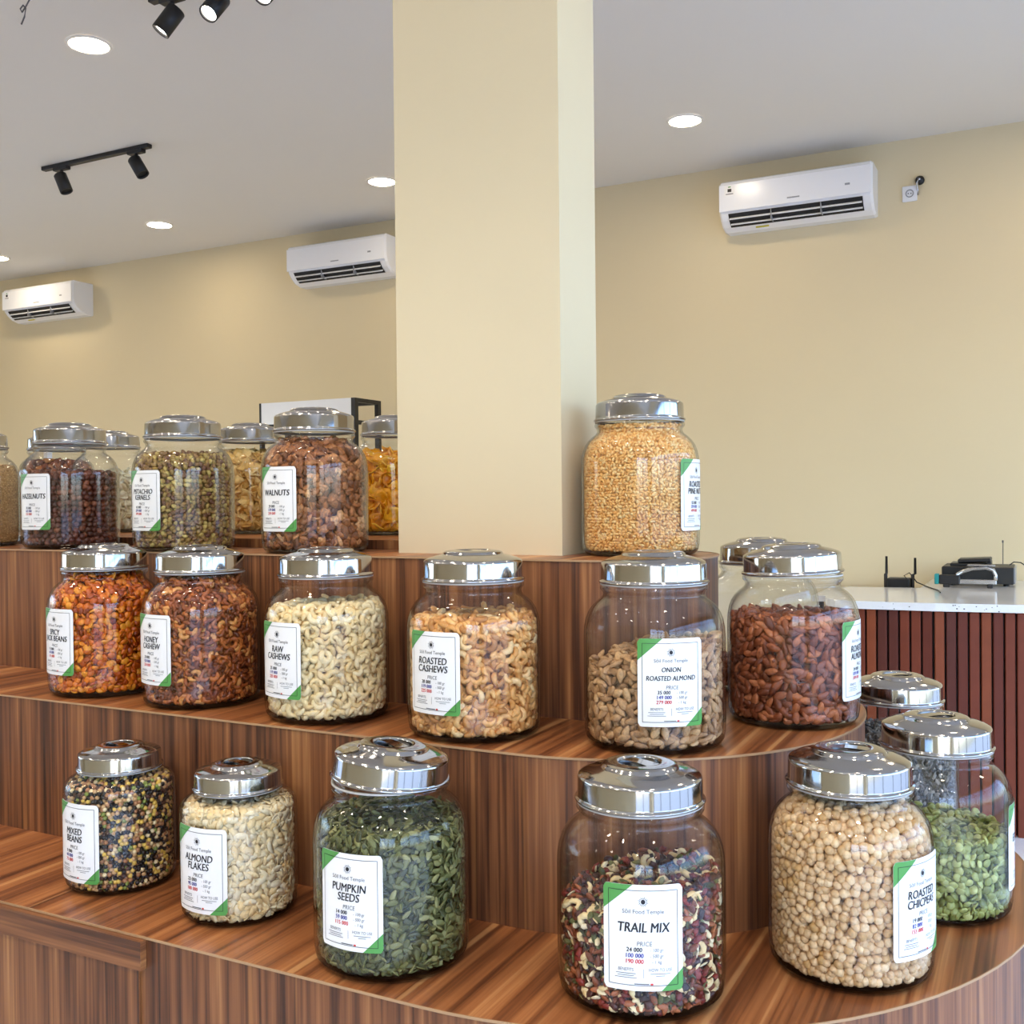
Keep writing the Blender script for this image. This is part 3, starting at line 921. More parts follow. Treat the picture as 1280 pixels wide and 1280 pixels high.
def fill_jar(key, pos, kit, kinds, mats, zf, sp, slope=0.0, layers=3, depth0=None, dstep=None, tilt=.6, jit=.2, single=None, stuff=None,
             phi=None, zc=.1, limit=300, core_t=.2, core_slot=0, topnoise=.35):
    """kinds: [(weight, variants, material slot)]. single: [(name, label, category, group)] per kind for the pieces in view; stuff: (name, label, category) for the rest."""
    s, hs = kit['s'], kit['hs']
    depth0 = depth0 or sp * .42; dstep = dstep or sp * .62
    P, N_, Ly, fill = pack(s, hs, zf, slope, sp, layers, depth0, dstep, jit, topnoise)
    # buried layers are only built on the half that can be looked at
    tv = np.array([0, 0, EYE]) - (P + np.array(pos)); tv /= np.linalg.norm(tv, axis=1)[:, None]
    keep = (Ly <= 0) | ((N_ * tv).sum(1) > -.25)
    P, N_, Ly = P[keep], N_[keep], Ly[keep]
    R_ = orient(N_, tilt)
    n = len(P)
    w = np.array([k[0] for k in kinds], float); w /= w.sum()
    kd = RNG.choice(len(kinds), n, p=w)
    vi = np.array([RNG.integers(len(kinds[k][1])) for k in kd])
    # keep every piece inside the glass and above its floor
    prof = np.array(inner_profile(s, hs)); zmin = .0066 * hs
    for _ in range(4):
        for q, k in enumerate(kinds):
            for b, (v, f, t) in enumerate(k[1]):
                sel = np.nonzero((kd == q) & (vi == b))[0]
                if not len(sel): continue
                W = np.einsum('nij,vj->nvi', R_[sel], v) + P[sel][:, None, :]
                rr = np.hypot(W[..., 0], W[..., 1])
                over = np.maximum((rr - (np.interp(W[..., 2], prof[:, 1], prof[:, 0]) - .0009)).max(1), 0)
                d = P[sel][:, :2]; d = d / np.maximum(np.linalg.norm(d, axis=1), 1e-6)[:, None]
                P[sel, :2] -= d * over[:, None]
                P[sel, 2] += np.maximum(zmin - W[..., 2].min(1), 0)
    chosen = np.zeros(n, bool)
    if single:
        base = np.array(pos)
        tocam = np.array([0, 0, EYE]) - (P + base)
        tocam /= np.linalg.norm(tocam, axis=1)[:, None]
        score = (N_ * tocam).sum(1)
        score[(Ly != 0) & (Ly != -1)] = -9
        if phi is not None:
            a = np.degrees(np.arctan2(P[:, 0], -P[:, 1])) - phi
            a = (a + 180) % 360 - 180
            hid = (np.abs(a) < math.degrees((LW / 2 - .003) / (.1 * s))) & (np.abs(P[:, 2] - zc) < LH / 2 - .003) & (Ly >= 0)
            score[hid] = -9
        score[(Ly == -1) & (score > .0)] += .25
        order = np.argsort(-score)
        cnt = [0] * len(kinds)
        for i in order:
            if score[i] < .10: break
            if cnt[kd[i]] < limit: chosen[i] = True; cnt[kd[i]] += 1
    rest = ~chosen
    groups = [(k[1], np.where(rest & (kd == q), vi, -1), R_, P, k[2]) for q, k in enumerate(kinds)]
    core = core_mesh(s, hs, zf, slope, depth0 + dstep * (layers - .55), core_t, core_slot, sp * 1.1)
    me = merged_mesh(stuff[0], groups, mats, core)
    o = link(stuff[0], me, None, pos)
    tag(o, stuff[1], stuff[2], None, 'stuff')
    if single:
        for q, k in enumerate(kinds):
            nm, lb, ct, gr = single[q]
            pm = [piece_mesh(nm, v, mats[k[2]]) for v in k[1]]
            for i in np.nonzero(chosen & (kd == q))[0]:
                b = bpy.data.objects.new(nm, pm[vi[i]])
                M_ = Matrix.Identity(4)
                for r_ in range(3):
                    for c_ in range(3): M_[r_][c_] = R_[i, r_, c_]
                    M_[r_][3] = P[i, r_] + pos[r_]
                b.matrix_world = M_
                b['label'] = lb; b['category'] = ct; b['group'] = gr
                COL.objects.link(b)

ZR = 1.322   # raised back shelf
TABLE = [
 # key, kit, x, y, z, jar label, title, prices, phi, tilt
 ('jack', BIG, -1.553, 1.374, Z2, 'large glass jar of orange spicy beans, leftmost in the middle row', ['SPICY', 'JACK BEANS'], ['15 000', '60 000', '115 000'], -8.9, None),
 ('honey', BIG, -1.312, 1.369, Z2, 'large glass jar of dark glazed cashews labelled HONEY CASHEW', ['HONEY', 'CASHEW'], ['25 000', '120 000', '230 000'], -10.9, None),
 ('raw', BIG, -1.037, 1.364, Z2, 'large glass jar of cream cashews labelled RAW CASHEWS', ['RAW', 'CASHEWS'], ['25 000', '119 000', '225 000'], -11.6, None),
 ('rc', BIG, -0.761, 1.359, Z2, 'large glass jar of golden cashews labelled ROASTED CASHEWS in front of the pillar', ['ROASTED', 'CASHEWS'], ['28 000', '119 000', '225 000'], -7.6, None),
 ('onion', BIG, -0.494, 1.407, Z2, 'half-full glass jar labelled ONION ROASTED ALMOND', ['ONION', 'ROASTED ALMOND'], ['35 000', '149 000', '279 000'], 32.1, None),
 ('almond', BIG, -0.349, 1.641, Z2, 'large glass jar of brown almonds labelled ROASTED ALMOND', ['ROASTED', 'ALMOND'], ['24 000', '109 000', '209 000'], 82.1, (-2.5, 117)),
 ('pist', BIG, -1.552, 1.576, Z1, 'large glass jar of greenish nuts labelled PISTACHIO KERNELS', ['PISTACHIO', 'KERNELS'], ['45 000', '209 000', '399 000'], -7.1, None),
 ('hazel', BIG, -1.894, 1.587, Z1, 'large glass jar of dark brown nuts labelled HAZELNUTS', ['HAZELNUTS'], ['35 000', '165 000', '310 000'], 1.1, None),
 ('walnut', BIG, -1.226, 1.582, Z1, 'large glass jar of brown nut halves labelled WALNUTS', ['WALNUTS'], ['29 000', '139 000', '259 000'], -7.1, None),
 ('pine', BIG, -0.612, 1.678, Z1, 'large glass jar of tiny golden nuts labelled ROASTED PINE NUTS, standing beside the pillar', ['ROASTED', 'PINE NUTS'], ['55 000', '259 000', '499 000'], 86.4, None),
 ('pumpkin', BIG, -0.754, 1.122, Z3, 'large glass jar of dark green seeds labelled PUMPKIN SEEDS', ['PUMPKIN', 'SEEDS'], ['14 000', '59 000', '115 000'], 2.4, (5.5, 117)),
 ('trail', BIG, -0.431, 1.172, Z3, 'large glass jar of mixed nuts and berries labelled TRAIL MIX, nearest of all jars', ['TRAIL MIX'], ['24 000', '100 000', '190 000'], 21.6, None),
 ('chick', BIG, -0.218, 1.349, Z3, 'large glass jar of beige peas labelled ROASTED CHICPEAS on the rounded end', ['ROASTED', 'CHICPEAS'], ['19 000', '82 000', '155 000'], 63.1, None),
 ('green', BIG, -0.138, 1.602, Z3, 'half-full glass jar of pale green bean halves at the right end of the lowest tier', ['EDAMAME'], ['19 000', '85 000', '160 000'], 94.9, None),
 ('mixed', SMALL, -1.283, 1.159, Z3, 'small squat glass jar of speckled black and yellow beans labelled MIXED BEANS', ['MIXED', 'BEANS'], ['9 000', '40 000', '75 000'], -4.6, None),
 ('flakes', SMALL, -1.036, 1.151, Z3, 'small squat glass jar of cream slivers labelled ALMOND FLAKES', ['ALMOND', 'FLAKES'], ['23 000', '95 000', '180 000'], -0.3, None),
 # second row and the ones mostly hidden
 ('grain', BIG, -2.212, 1.580, Z1, 'glass jar of fine tan grain cut by the left edge of the picture', None, None, 0, None),
 ('backhid', BIG, -2.446, 2.005, ZR, 'glass jar almost wholly hidden behind the hazelnut jar', None, None, 0, None),
 ('white', BIG, -2.237, 2.005, ZR, 'glass jar of white dried slices behind the hazelnut and pistachio jars', None, None, 0, None),
 ('apple', BIG, -1.750, 2.004, ZR, 'glass jar of pale yellow fruit chips behind the pistachio and walnut jars', None, None, 0, None),
 ('mango', BIG, -1.327, 2.006, ZR, 'glass jar of deep yellow dried fruit slices beside the pillar', None, None, 0, None),
 ('behind_a', BIG, -0.458, 1.895, Z2, 'nearly empty glass jar mostly hidden behind the roasted almond jar', None, None, 0, None),
 ('behind_b', BIG, -0.230, 1.936, Z3, 'glass jar of grey striped seeds behind the green bean jar', None, None, 0, None),
]
POS = {}
for key, kit, x, y, z, lb, title, prices, phi, tilt in TABLE:
    add_jar(key, kit, x, y, z + .0006, lb, title, prices, phi, tilt, zc=.100 if kit is BIG else .079)
    POS[key] = ((x, y, z + .0006), kit, phi, .100 if kit is BIG else .079)
plans = {k: label_plan(v[2], v[3]) for k, v in JARS.items()}
bake_texts()
for k, v in JARS.items(): finish_label(v[0], v[1], v[2], v[3], v[4], v[5], plans[k])

def F(key, *a, **kw):
    p, kit, phi, zc = POS[key]
    fill_jar(key, p, kit, *a, phi=phi if key in JARS else None, zc=zc, **kw)
V = variants
cw = lambda l, n=9: V(lambda r: cashew(l, r), n)
F('raw', [(1, cw(.0245), 0)], [FM['raw']], .176, .0142, tilt=.5, slope=.004,
  single=[('raw_cashew', 'curved cream cashew nut in the jar labelled RAW CASHEWS', 'cashew', 'raw cashews in their jar')],
  stuff=('raw_cashew_filling', 'cream cashews filling the rest of the RAW CASHEWS jar', 'cashews'))
F('rc', [(1, cw(.0240), 0)], [FM['rc']], .170, .0140, tilt=.5, slope=.003,
  single=[('roasted_cashew', 'curved golden cashew nut in the jar labelled ROASTED CASHEWS', 'cashew', 'roasted cashews in their jar')],
  stuff=('roasted_cashew_filling', 'golden cashews filling the rest of the ROASTED CASHEWS jar', 'cashews'), core_t=.1)
F('honey', [(1, cw(.0190), 0)], [FM['honey']], .212, .0112, tilt=.5,
  single=[('honey_cashew', 'glossy brown cashew in the jar labelled HONEY CASHEW', 'cashew', 'honey cashews in their jar')],
  stuff=('honey_cashew_filling', 'glossy brown cashews filling the rest of the HONEY CASHEW jar', 'cashews'), core_t=.05)
F('jack', [(1, V(lambda r: disc_half(.0155, r), 9), 0)], [FM['jack']], .212, .0108, tilt=.6,
  single=[('spicy_bean', 'flat orange bean half in the leftmost jar of the middle row', 'bean', 'spicy orange beans in their jar')],
  stuff=('spicy_bean_filling', 'flat orange beans filling the rest of the spicy bean jar', 'beans'), core_t=.1)
F('onion', [(1, V(lambda r: almond(.0215, r, .10), 9), 0)], [FM['onion']], .128, .0142, slope=.020, tilt=.45, topnoise=.6,
  single=[('coated_almond', 'knobbly tan coated almond in the jar labelled ONION ROASTED ALMOND', 'almond', 'onion roasted almonds in their jar')],
  stuff=('coated_almond_filling', 'tan coated almonds filling the rest of the ONION ROASTED ALMOND jar', 'almonds'), core_t=.0)
F('almond', [(1, V(lambda r: almond(.0235, r), 9), 0)], [FM['almond']], .160, .0132, tilt=.45,
  single=[('roasted_almond', 'smooth reddish brown almond in the jar labelled ROASTED ALMOND', 'almond', 'roasted almonds in their jar')],
  stuff=('roasted_almond_filling', 'reddish brown almonds filling the rest of the ROASTED ALMOND jar', 'almonds'), core_t=.0)
F('walnut', [(1, V(lambda r: walnut(.0245, r), 10), 0)], [FM['walnut']], .205, .0150, tilt=1.0, jit=.25,
  single=[('walnut_half', 'crinkled brown walnut piece in the jar labelled WALNUTS', 'walnut', 'walnut halves in their jar')],
  stuff=('walnut_filling', 'crinkled walnut pieces filling the rest of the WALNUTS jar', 'walnuts'), core_t=.0)
F('chick', [(1, V(lambda r: chickpea(.0118, r), 10), 0)], [FM['chick']], .205, .0108, tilt=1.2, jit=.2,
  single=[('chickpea', 'round beige roasted chickpea in the jar on the rounded end', 'chickpea', 'roasted chickpeas in their jar')],
  stuff=('chickpea_filling', 'beige chickpeas filling the rest of the chickpea jar', 'chickpeas'), core_t=.1)
F('flakes', [(1, V(lambda r: flake(.0185, r), 9), 0)], [FM['flakes']], .160, .0105, dstep=.004, layers=4, tilt=.3,
  single=[('almond_flake', 'thin cream almond flake in the small jar labelled ALMOND FLAKES', 'almond flake', 'almond flakes in their jar')],
  stuff=('almond_flake_filling', 'thin cream flakes filling the rest of the ALMOND FLAKES jar', 'almond flakes'), core_t=.0)
F('pumpkin', [(1, V(lambda r: seed(.0152, r), 10), 0)], [FM['pumpkin']], .178, .0100, depth0=.0030, dstep=.0045, layers=4, tilt=.42,
  single=[('pumpkin_seed', 'flat dark green seed in the jar labelled PUMPKIN SEEDS', 'pumpkin seed', 'pumpkin seeds in their jar')],
  stuff=('pumpkin_seed_filling', 'dark green seeds filling the rest of the PUMPKIN SEEDS jar', 'pumpkin seeds'), core_t=.1)
F('green', [(1, V(lambda r: disc_half(.0150, r), 9), 0)], [FM['green']], .112, .0104, tilt=.7,
  single=[('green_bean_half', 'pale green bean half in the half-full jar at the right end', 'bean', 'green bean halves in their jar')],
  stuff=('green_bean_filling', 'pale green bean halves filling the rest of the half-full jar at the right end', 'beans'), core_t=.1)
F('trail', [(.10, cw(.0190, 5), 0), (.28, V(lambda r: almond(.0150, r), 5), 1), (.17, V(lambda r: seed(.0140, r), 5), 2),
            (.24, V(lambda r: lump(.0130, r), 6), 3), (.13, V(lambda r: lump(.0125, r), 5), 4), (.12, V(lambda r: seed(.0125, r), 4, [.8, 1, .6]), 5)],
  [FM['raw'], FM['almond'], FM['pumpkin'], FM['raisin'], FM['berry'], FM['flakes']], .126, .0098, slope=.022, tilt=.9, layers=4, dstep=.0055, core_slot=3, core_t=.3, topnoise=.5,
  single=[('cashew_piece', 'cream cashew among the mix in the TRAIL MIX jar', 'cashew', 'cashews in the trail mix'),
          ('almond_piece', 'brown almond among the mix in the TRAIL MIX jar', 'almond', 'almonds in the trail mix'),
          ('green_seed', 'green seed among the mix in the TRAIL MIX jar', 'pumpkin seed', 'green seeds in the trail mix'),
          ('raisin', 'dark wrinkled raisin among the mix in the TRAIL MIX jar', 'raisin', 'raisins in the trail mix'),
          ('dried_berry', 'dark red dried berry among the mix in the TRAIL MIX jar', 'dried berry', 'red berries in the trail mix'),
          ('white_seed', 'pale seed among the mix in the TRAIL MIX jar', 'seed', 'pale seeds in the trail mix')],
  stuff=('trail_mix_filling', 'mixed nuts and berries filling the rest of the TRAIL MIX jar', 'trail mix'))
F('hazel', [(1, V(lambda r: ball(7, 4, .0068, .0068, .0072), 8), 0)], [FM['hazel']], .160, .0128, tilt=1, jit=.15,
  single=[('hazelnut', 'round dark brown hazelnut in the jar labelled HAZELNUTS', 'hazelnut', 'hazelnuts in their jar')],
  stuff=('hazelnut_filling', 'dark brown hazelnuts filling the rest of the HAZELNUTS jar', 'hazelnuts'), core_t=.0)
F('pist', [(1, V(lambda r: ball(6, 4, .0072, .0046, .0044), 9), 0)], [FM['pist']], .190, .0095, tilt=.6, layers=3,
  stuff=('pistachio_kernel_filling', 'small greenish kernels filling the jar labelled PISTACHIO KERNELS', 'pistachios'), core_t=.1)
F('pine', [(1, V(lambda r: ball(6, 3, .0043, .0025, .0025), 8), 0)], [FM['pine']], .217, .0056, tilt=.5, layers=2, topnoise=.2,
  stuff=('pine_nut_filling', 'tiny golden nuts filling the jar labelled ROASTED PINE NUTS', 'pine nuts'), core_t=.2)
F('mixed', [(1, V(lambda r: ball(7, 4, .0039, .0037, .0033), 16, [.1, .1, .1, .1, .1, .3, .3, .45, .45, .45, .6, .6, .75, .85, .95, .95]), 0)], [FM['mixed']], .168, .0069, tilt=.8, layers=3, jit=.15,
  stuff=('mixed_bean_filling', 'small black, yellow and green beans filling the jar labelled MIXED BEANS', 'beans'), core_t=.1)
F('grain', [(1, V(lambda r: ball(5, 3, .0019, .0015, .0015), 6), 0)], [FM['grain']], .185, .0050, layers=1, tilt=.8,
  stuff=('fine_grain_filling', 'fine tan grain filling the jar at the left edge', 'grain'), core_t=.4)
F('white', [(1, V(lambda r: chip(.036, r, .3, .95), 8), 0)], [FM['white']], .150, .020, layers=4, dstep=.006, tilt=.9,
  stuff=('white_slice_filling', 'white dried slices filling the back-row jar between hazelnuts and pistachios', 'dried slices'), core_t=.2)
F('apple', [(1, V(lambda r: chip(.036, r, .4, None), 9), 0)], [FM['apple']], .192, .0200, layers=4, dstep=.006, tilt=.75,
  single=[('fruit_chip', 'pale yellow fruit chip in the back-row jar between pistachios and walnuts', 'fruit chip', 'pale fruit chips in their jar')],
  stuff=('fruit_chip_filling', 'pale yellow fruit chips filling the rest of their back-row jar', 'fruit chips'), core_t=.1)
F('mango', [(1, V(lambda r: chip(.042, r, .5, None, .07), 9), 0)], [FM['mango']], .175, .0210, layers=4, dstep=.007, tilt=.9,
  single=[('mango_slice', 'deep yellow dried fruit slice in the jar beside the pillar', 'dried fruit', 'yellow dried fruit in their jar')],
  stuff=('mango_slice_filling', 'deep yellow fruit slices filling the rest of the jar beside the pillar', 'dried fruit'), core_t=.0)
F('behind_a', [(1, V(lambda r: almond(.02, r), 5), 0)], [FM['almond']], .05, .014, layers=2,
  stuff=('brown_nut_filling', 'brown nuts at the bottom of the jar hidden behind the roasted almond jar', 'nuts'))
F('behind_b', [(1, V(lambda r: seed(.0125, r), 8), 0)], [FM['sunf']], .170, .0095, layers=2, dstep=.004, tilt=.8,
  stuff=('striped_seed_filling', 'grey striped seeds filling the jar behind the green bean jar', 'seeds'))
F('backhid', [(1, V(lambda r: lump(.022, r), 5), 0)], [FM['honey']], .19, .0180, layers=2,
  stuff=('brown_fruit_filling', 'brown dried fruit in the jar hidden behind the hazelnut jar', 'dried fruit'))

# ------------------------------------------------------------------ air conditioners on the back wall
AC_W, AC_H, AC_D = 0.80, 0.295, 0.205
def ac_profile():
    # (y forward from wall is negative, z from bottom)
    return [(0, 0.0), (-.07, 0.0), (-.125, .018), (-.165, .05), (-.192, .085), (-.205, .13), (-.205, .262), (-.198, .283), (-.178, .295), (0, .295)]
def extrude_x(m, prof, x0, x1, mi=0):
    n = len(prof)
    vs = [(x0, y, z) for y, z in prof] + [(x1, y, z) for y, z in prof]
    m.add(vs, [tuple(range(n)), tuple(range(n, 2 * n))[::-1]] + [(i, n + i, n + (i + 1) % n, (i + 1) % n) for i in range(n)], None, mi)
def ac_unit(x, label, stickers, grp='air conditioners on the back wall'):
    t = thing('air_conditioner', label, 'air conditioner', (x, YB - .001, 2.918), 0, grp)
    t.scale = (1.0375, 1, .89)
    m = MB(); h = AC_W / 2
    p = ac_profile()
    extrude_x(m, p, -h + .012, h - .012)
    # rounded end caps
    for s_ in (-1, 1):
        a = [(y, z) for y, z in p]; b = [(y * .93, .1475 + (z - .1475) * .95) for y, z in p]
        n = len(p)
        vs = [(s_ * (h - .012), y, z) for y, z in a] + [(s_ * h, y, z) for y, z in b]
        fs = [(i, (i + 1) % n, n + (i + 1) % n, n + i) for i in range(n)] + [tuple(range(n, 2 * n))[::-1]]
        if s_ < 0: fs = [f[::-1] for f in fs]
        m.add(vs, fs)
    part('housing', m, M_WHITEP, t)
    f = MB()
    f.box(-h + .004, h - .004, -.211, -.204, .098, .268, bev=.003)
    part('front_panel', f, M_WHITEP, t)
    v = MB()
    pz = [(-.1950, .0860), (-.1678, .0478), (-.1290, .0165)]
    v.add([(sx * (h - .05), y, z) for y, z in pz for sx in (-1, 1)], [(0, 1, 3, 2), (2, 3, 5, 4)])
    part('air_outlet', v, M_DARK, t)
    for k, (y, z, w) in enumerate(((-.183, .056, .012), (-.155, .029, .012))):
        l = MB()
        l.box(-h + .055, h - .055, y - .006, y + .007, z - .003, z + .003, mtx=Matrix.Translation((0, y, z)) @ Matrix.Rotation(math.radians(44), 4, 'X') @ Matrix.Translation((0, -y, -z)))
        part('louvre', l, M_WHITEP, t)
    for dx in (-.12, .14):
        d = MB(); d.box(dx - .002, dx + .002, -.194, -.13, .02, .085); part('outlet_divider', d, M_LOUV, t)
    mk = MB(); mk.box(-.03, .035, -.2118, -.2110, .128, .136); part('maker_mark', mk, M_LOUV, t)
    dsp = MB(); dsp.box(h - .135, h - .11, -.2118, -.211, .16, .172); part('display_light', dsp, M_LOUV, t)
    if stickers:
        s1 = MB(); s1.box(-h + .035, -h + .09, -.2120, -.2110, .195, .258)
        s1.box(-h + .052, -h + .073, -.2124, -.2119, .218, .238, 1); s1.box(-h + .055, -h + .07, -.2124, -.2119, .246, .253, 2)
        s1.box(-h + .042, -h + .083, -.2124, -.2119, .203, .208, 3)
        part('paper_sticker', s1, [M_PAPER, M_INK, M_GREEN, M_GREY], t)
        s2 = MB()
        s2.box(-h + .18, -h + .25, -.1065, -.0985, .0035, .012, mtx=Matrix.Identity(4))
        part('yellow_sticker', s2, M_YELLOW, t)
    return t
ac_unit(-1.215, 'white wall air conditioner with a paper sticker, right of the pillar', True)
ac_unit(-4.300, 'white wall air conditioner half hidden behind the left side of the pillar', False)
ac_unit(-7.280, 'white wall air conditioner at the far left above the hazelnut jar', True)

# socket and cable exit beside the right unit
t = thing('wall_socket', 'square white power socket on the back wall right of the air conditioner', 'socket', (-.636, YB, 3.024))
m = MB(); m.box(-.038, .038, -.012, 0, -.042, .042, bev=.004); part('face_plate', m, M_WHITEP, t)
m = MB(); m.lathe([(.021, 0), (.021, .004), (.017, .004), (.016, -.001), (0, -.001)], 20, mtx=Matrix.Translation((0, -.0125, 0)) @ Matrix.Rotation(PI / 2, 4, 'X')); part('socket_well', m, M_LOUV, t)
m = MB()
for dx in (-.007, .007): m.lathe([(.003, 0), (.003, .002), (0, .002)], 8, mtx=Matrix.Translation((dx, -.0125, 0)) @ Matrix.Rotation(PI / 2, 4, 'X'))
part('pin_holes', m, M_DARK, t)
t = thing('cable_outlet', 'dark cable stub leaving the wall just above the white socket', 'cable', (-.585, YB, 3.088))
m = MB(); m.lathe([(.024, 0), (.024, .012), (.014, .022), (0, .022)], 16, mtx=Matrix.Rotation(PI / 2, 4, 'X')); part('outlet_cap', m, M_BLACKP, t)
m = MB(); m.tube([(0, -.015, .005), (-.004, -.05, -.002), (-.010, -.04, -.02), (-.012, -.006, -.05), (-.012, -.004, -.075)], .006, 8); part('cable', m, M_SILVER, t)

# ------------------------------------------------------------------ ceiling lamps
LG = 'round recessed ceiling lamps'
def downlight(x, y, label):
    t = thing('ceiling_light', label, 'ceiling light', (x, y, CEIL), 0, LG)
    m = MB(); m.lathe([(.078, -.001), (.080, -.007), (.090, -.006), (.094, -.0005)], 32); part('trim_ring', m, M_RIM, t)
    m = MB(); m.lathe([(0, -.0045), (.040, -.0045), (.079, -.0035)], 32); part('diffuser', m, M_LAMP, t)
GX = [-1.62, -3.54, -5.43, -7.25]
seen = {(-1.62, 5.15): 'lit round ceiling lamp right of the pillar', (-3.54, 5.25): 'lit round ceiling lamp touching the left edge of the pillar',
        (-5.43, 5.32): 'lit round ceiling lamp above the gap between the two left air conditioners', (-7.25, 5.42): 'lit round ceiling lamp cut by the left edge of the picture',
        (-3.55, 3.10): 'largest lit round ceiling lamp, nearest the upper left corner'}
for (x, y), lb in seen.items(): downlight(x, y, lb)
for x in (1.9, .2, -1.65, -5.4, -7.25):
    downlight(x, 3.12, 'lit round ceiling lamp out of the picture')
for y in (1.0, -1.2):
    for x in (1.9, .2, -1.65, -3.55, -5.4, -7.25): downlight(x, y, 'lit round ceiling lamp out of the picture')
downlight(1.9, 5.15, 'lit round ceiling lamp out of the picture'); downlight(.2, 5.15, 'lit round ceiling lamp out of the picture')

def spot_head(t, x, y, z, aim, lit, L=.108, r=.035):
    """Adapter, stem and tilted can of one track spot."""
    a = MB(); a.box(x - .055, x + .055, y - .017, y + .017, z - .020, z, bev=.003); ad = part('adapter', a, M_BLACK, t)
    s_ = MB(); s_.tube([(x, y, z - .018), (x, y, z - .060)], .009, 8); part('stem', s_, M_BLACK, t)
    d = Vector(aim).normalized(); c = Vector((x, y, z - .070))
    q_ = Vector((0, 0, 1)).rotation_difference(d).to_matrix().to_4x4()
    M_ = Matrix.Translation(c - d * .03) @ q_
    b = MB(); b.lathe([(0, 0), (r * .9, 0), (r, .004), (r, L), (r * .86, L), (r * .84, L - .012)], 20); can = part('spot_can', b, M_BLACK, t, mtx=M_)
    l = MB(); l.lathe([(0, L - .011), (r * .84, L - .012)], 20); part('lens', l, M_SPOT if lit else M_DARK, can)
t = thing('track_light', 'short black ceiling track with two dark spotlights, left of the pillar', 'track light')
m = MB(); m.box(-5.08, -4.25, 4.085, 4.12, CEIL - .022, CEIL, bev=.003); part('track_rail', m, M_BLACK, t)
spot_head(t, -4.93, 4.102, CEIL - .02, (.42, .1, -1), False); spot_head(t, -4.35, 4.102, CEIL - .02, (.62, .1, -1), False)
t = thing('track_light', 'black ceiling track at the top edge with lit spotlights', 'track light')
m = MB(); m.box(-3.02, -1.95, 2.913, 2.948, CEIL - .022, CEIL, bev=.003); part('track_rail', m, M_BLACK, t)
spot_head(t, -2.91, 2.93, CEIL - .02, (-.50, -.42, -.95), True)
spot_head(t, -2.685, 2.93, CEIL - .02, (-.05, -.62, -.80), True)
spot_head(t, -2.44, 2.93, CEIL - .02, (.1, -.7, -.75), True)
spot_head(t, -2.15, 2.93, CEIL - .02, (.25, -.7, -.8), True)
for ty, xs, zt in ((0.55, (-3.3, -2.5, -1.7, -0.9), 0), (-0.9, (-1.6, -0.5, 0.6, 1.4), 1)):
    t = thing('track_light', ('black ceiling track of four lit spotlights above the front of the stand', 'black ceiling track of four lit spotlights near the shop window')[zt], 'track light')
    m = MB(); m.box(xs[0] - .3, xs[-1] + .3, ty - .017, ty + .017, CEIL - .022, CEIL, bev=.003); part('track_rail', m, M_BLACK, t)
    for x in xs:
        aim = Vector((-.95 + .25 * (x + 1.2) if zt == 0 else -.7 + .3 * x, 1.25, .85)) - Vector((x, ty, CEIL - .1))
        spot_head(t, x, ty, CEIL - .02, aim, True)
        ld = bpy.data.lights.new('spot_lamp', 'SPOT'); ld.energy = SPOT_WATTS * (1.0 if zt == 0 else 1.5); ld.color = (1, .90, .76)
        ld.spot_size = math.radians(58); ld.spot_blend = 1.0; ld.shadow_soft_size = .03
        lo = bpy.data.objects.new('spot_lamp', ld); COL.objects.link(lo); lo.parent = t
        d = aim.normalized()
        lo.location = Vector((x, ty, CEIL - .105)) + d * .11
        lo.rotation_euler = d.to_track_quat('-Z', 'Y').to_euler()
t = thing('loose_cable', 'thin looped cable end hanging from the ceiling in the upper left corner', 'cable', (-3.40, 2.69, CEIL))
m = MB(); m.tube([(0, 0, 0), (.01, 0, -.02), (-.015, 0, -.045), (-.035, 0, -.06), (-.045, 0, -.045), (-.028, 0, -.035), (-.014, 0, -.05), (-.022, 0, -.08), (-.040, 0, -.105)], .003, 6); part('wire', m, M_GREY, t)
m = MB(); m.box(-.006, .026, -.01, .01, -.022, 0, bev=.002); part('connector', m, M_WHITEP, t)

# ------------------------------------------------------------------ service counter
t = thing('service_counter', 'service counter with a white terrazzo top and upright reddish wooden slats', 'counter')
ZT = 0.952
def arc(cx, cy, r, a0, a1, n=8): return [(cx + r * math.cos(math.radians(a0 + (a1 - a0) * i / n)), cy + r * math.sin(math.radians(a0 + (a1 - a0) * i / n))) for i in range(n + 1)]
top_o = [(2.2, 5.03)] + [(2.2, 5.98), (-.525, 5.98), (-.53, 5.36), (-.86, 5.31)] + arc(-.70, 4.76, .165, 180, 262) + [(-.40, 4.612), (-.07, 4.665)]
m = MB(); m.prism(top_o, ZT - .033, ZT)
part('counter_top', m, M_CTOP, t)
c = MB()
for i in range(46):
    x = random.uniform(-.68, 1.2); y = (4.600 + (x + .70) * .04 if x < -.4 else 4.612 + (x + .4) * .161) - .0012
    if x > -.07: y = 4.665 + (x + .07) * .1608 - .0012
    z_ = random.uniform(ZT - .029, ZT - .006); w = random.uniform(.002, .006)
    c.box(x - w / 2, x + w / 2, y - .0004, y + .004, z_ - w * .4, z_ + w * .4)
part('terrazzo_chips', c, M_CHIP, t)
body_o = [(2.1, 5.06), (2.1, 5.95), (-.50, 5.95), (-.50, 5.32), (-.80, 5.28)] + arc(-.68, 4.80, .13, 180, 262) + [(-.39, 4.672), (-.07, 4.725)]
m = MB(); m.prism(body_o, 0.0, ZT - .034); part('counter_body', m, M_DARK, t)
SL = [mat('red_brown_slat_%s' % k, c_, .55, noise=.22, nscale=14, spec=.3) for k, c_ in (('a', (112, 50, 28)), ('b', (96, 40, 24)), ('c', (128, 62, 32)), ('d', (86, 38, 26)))]
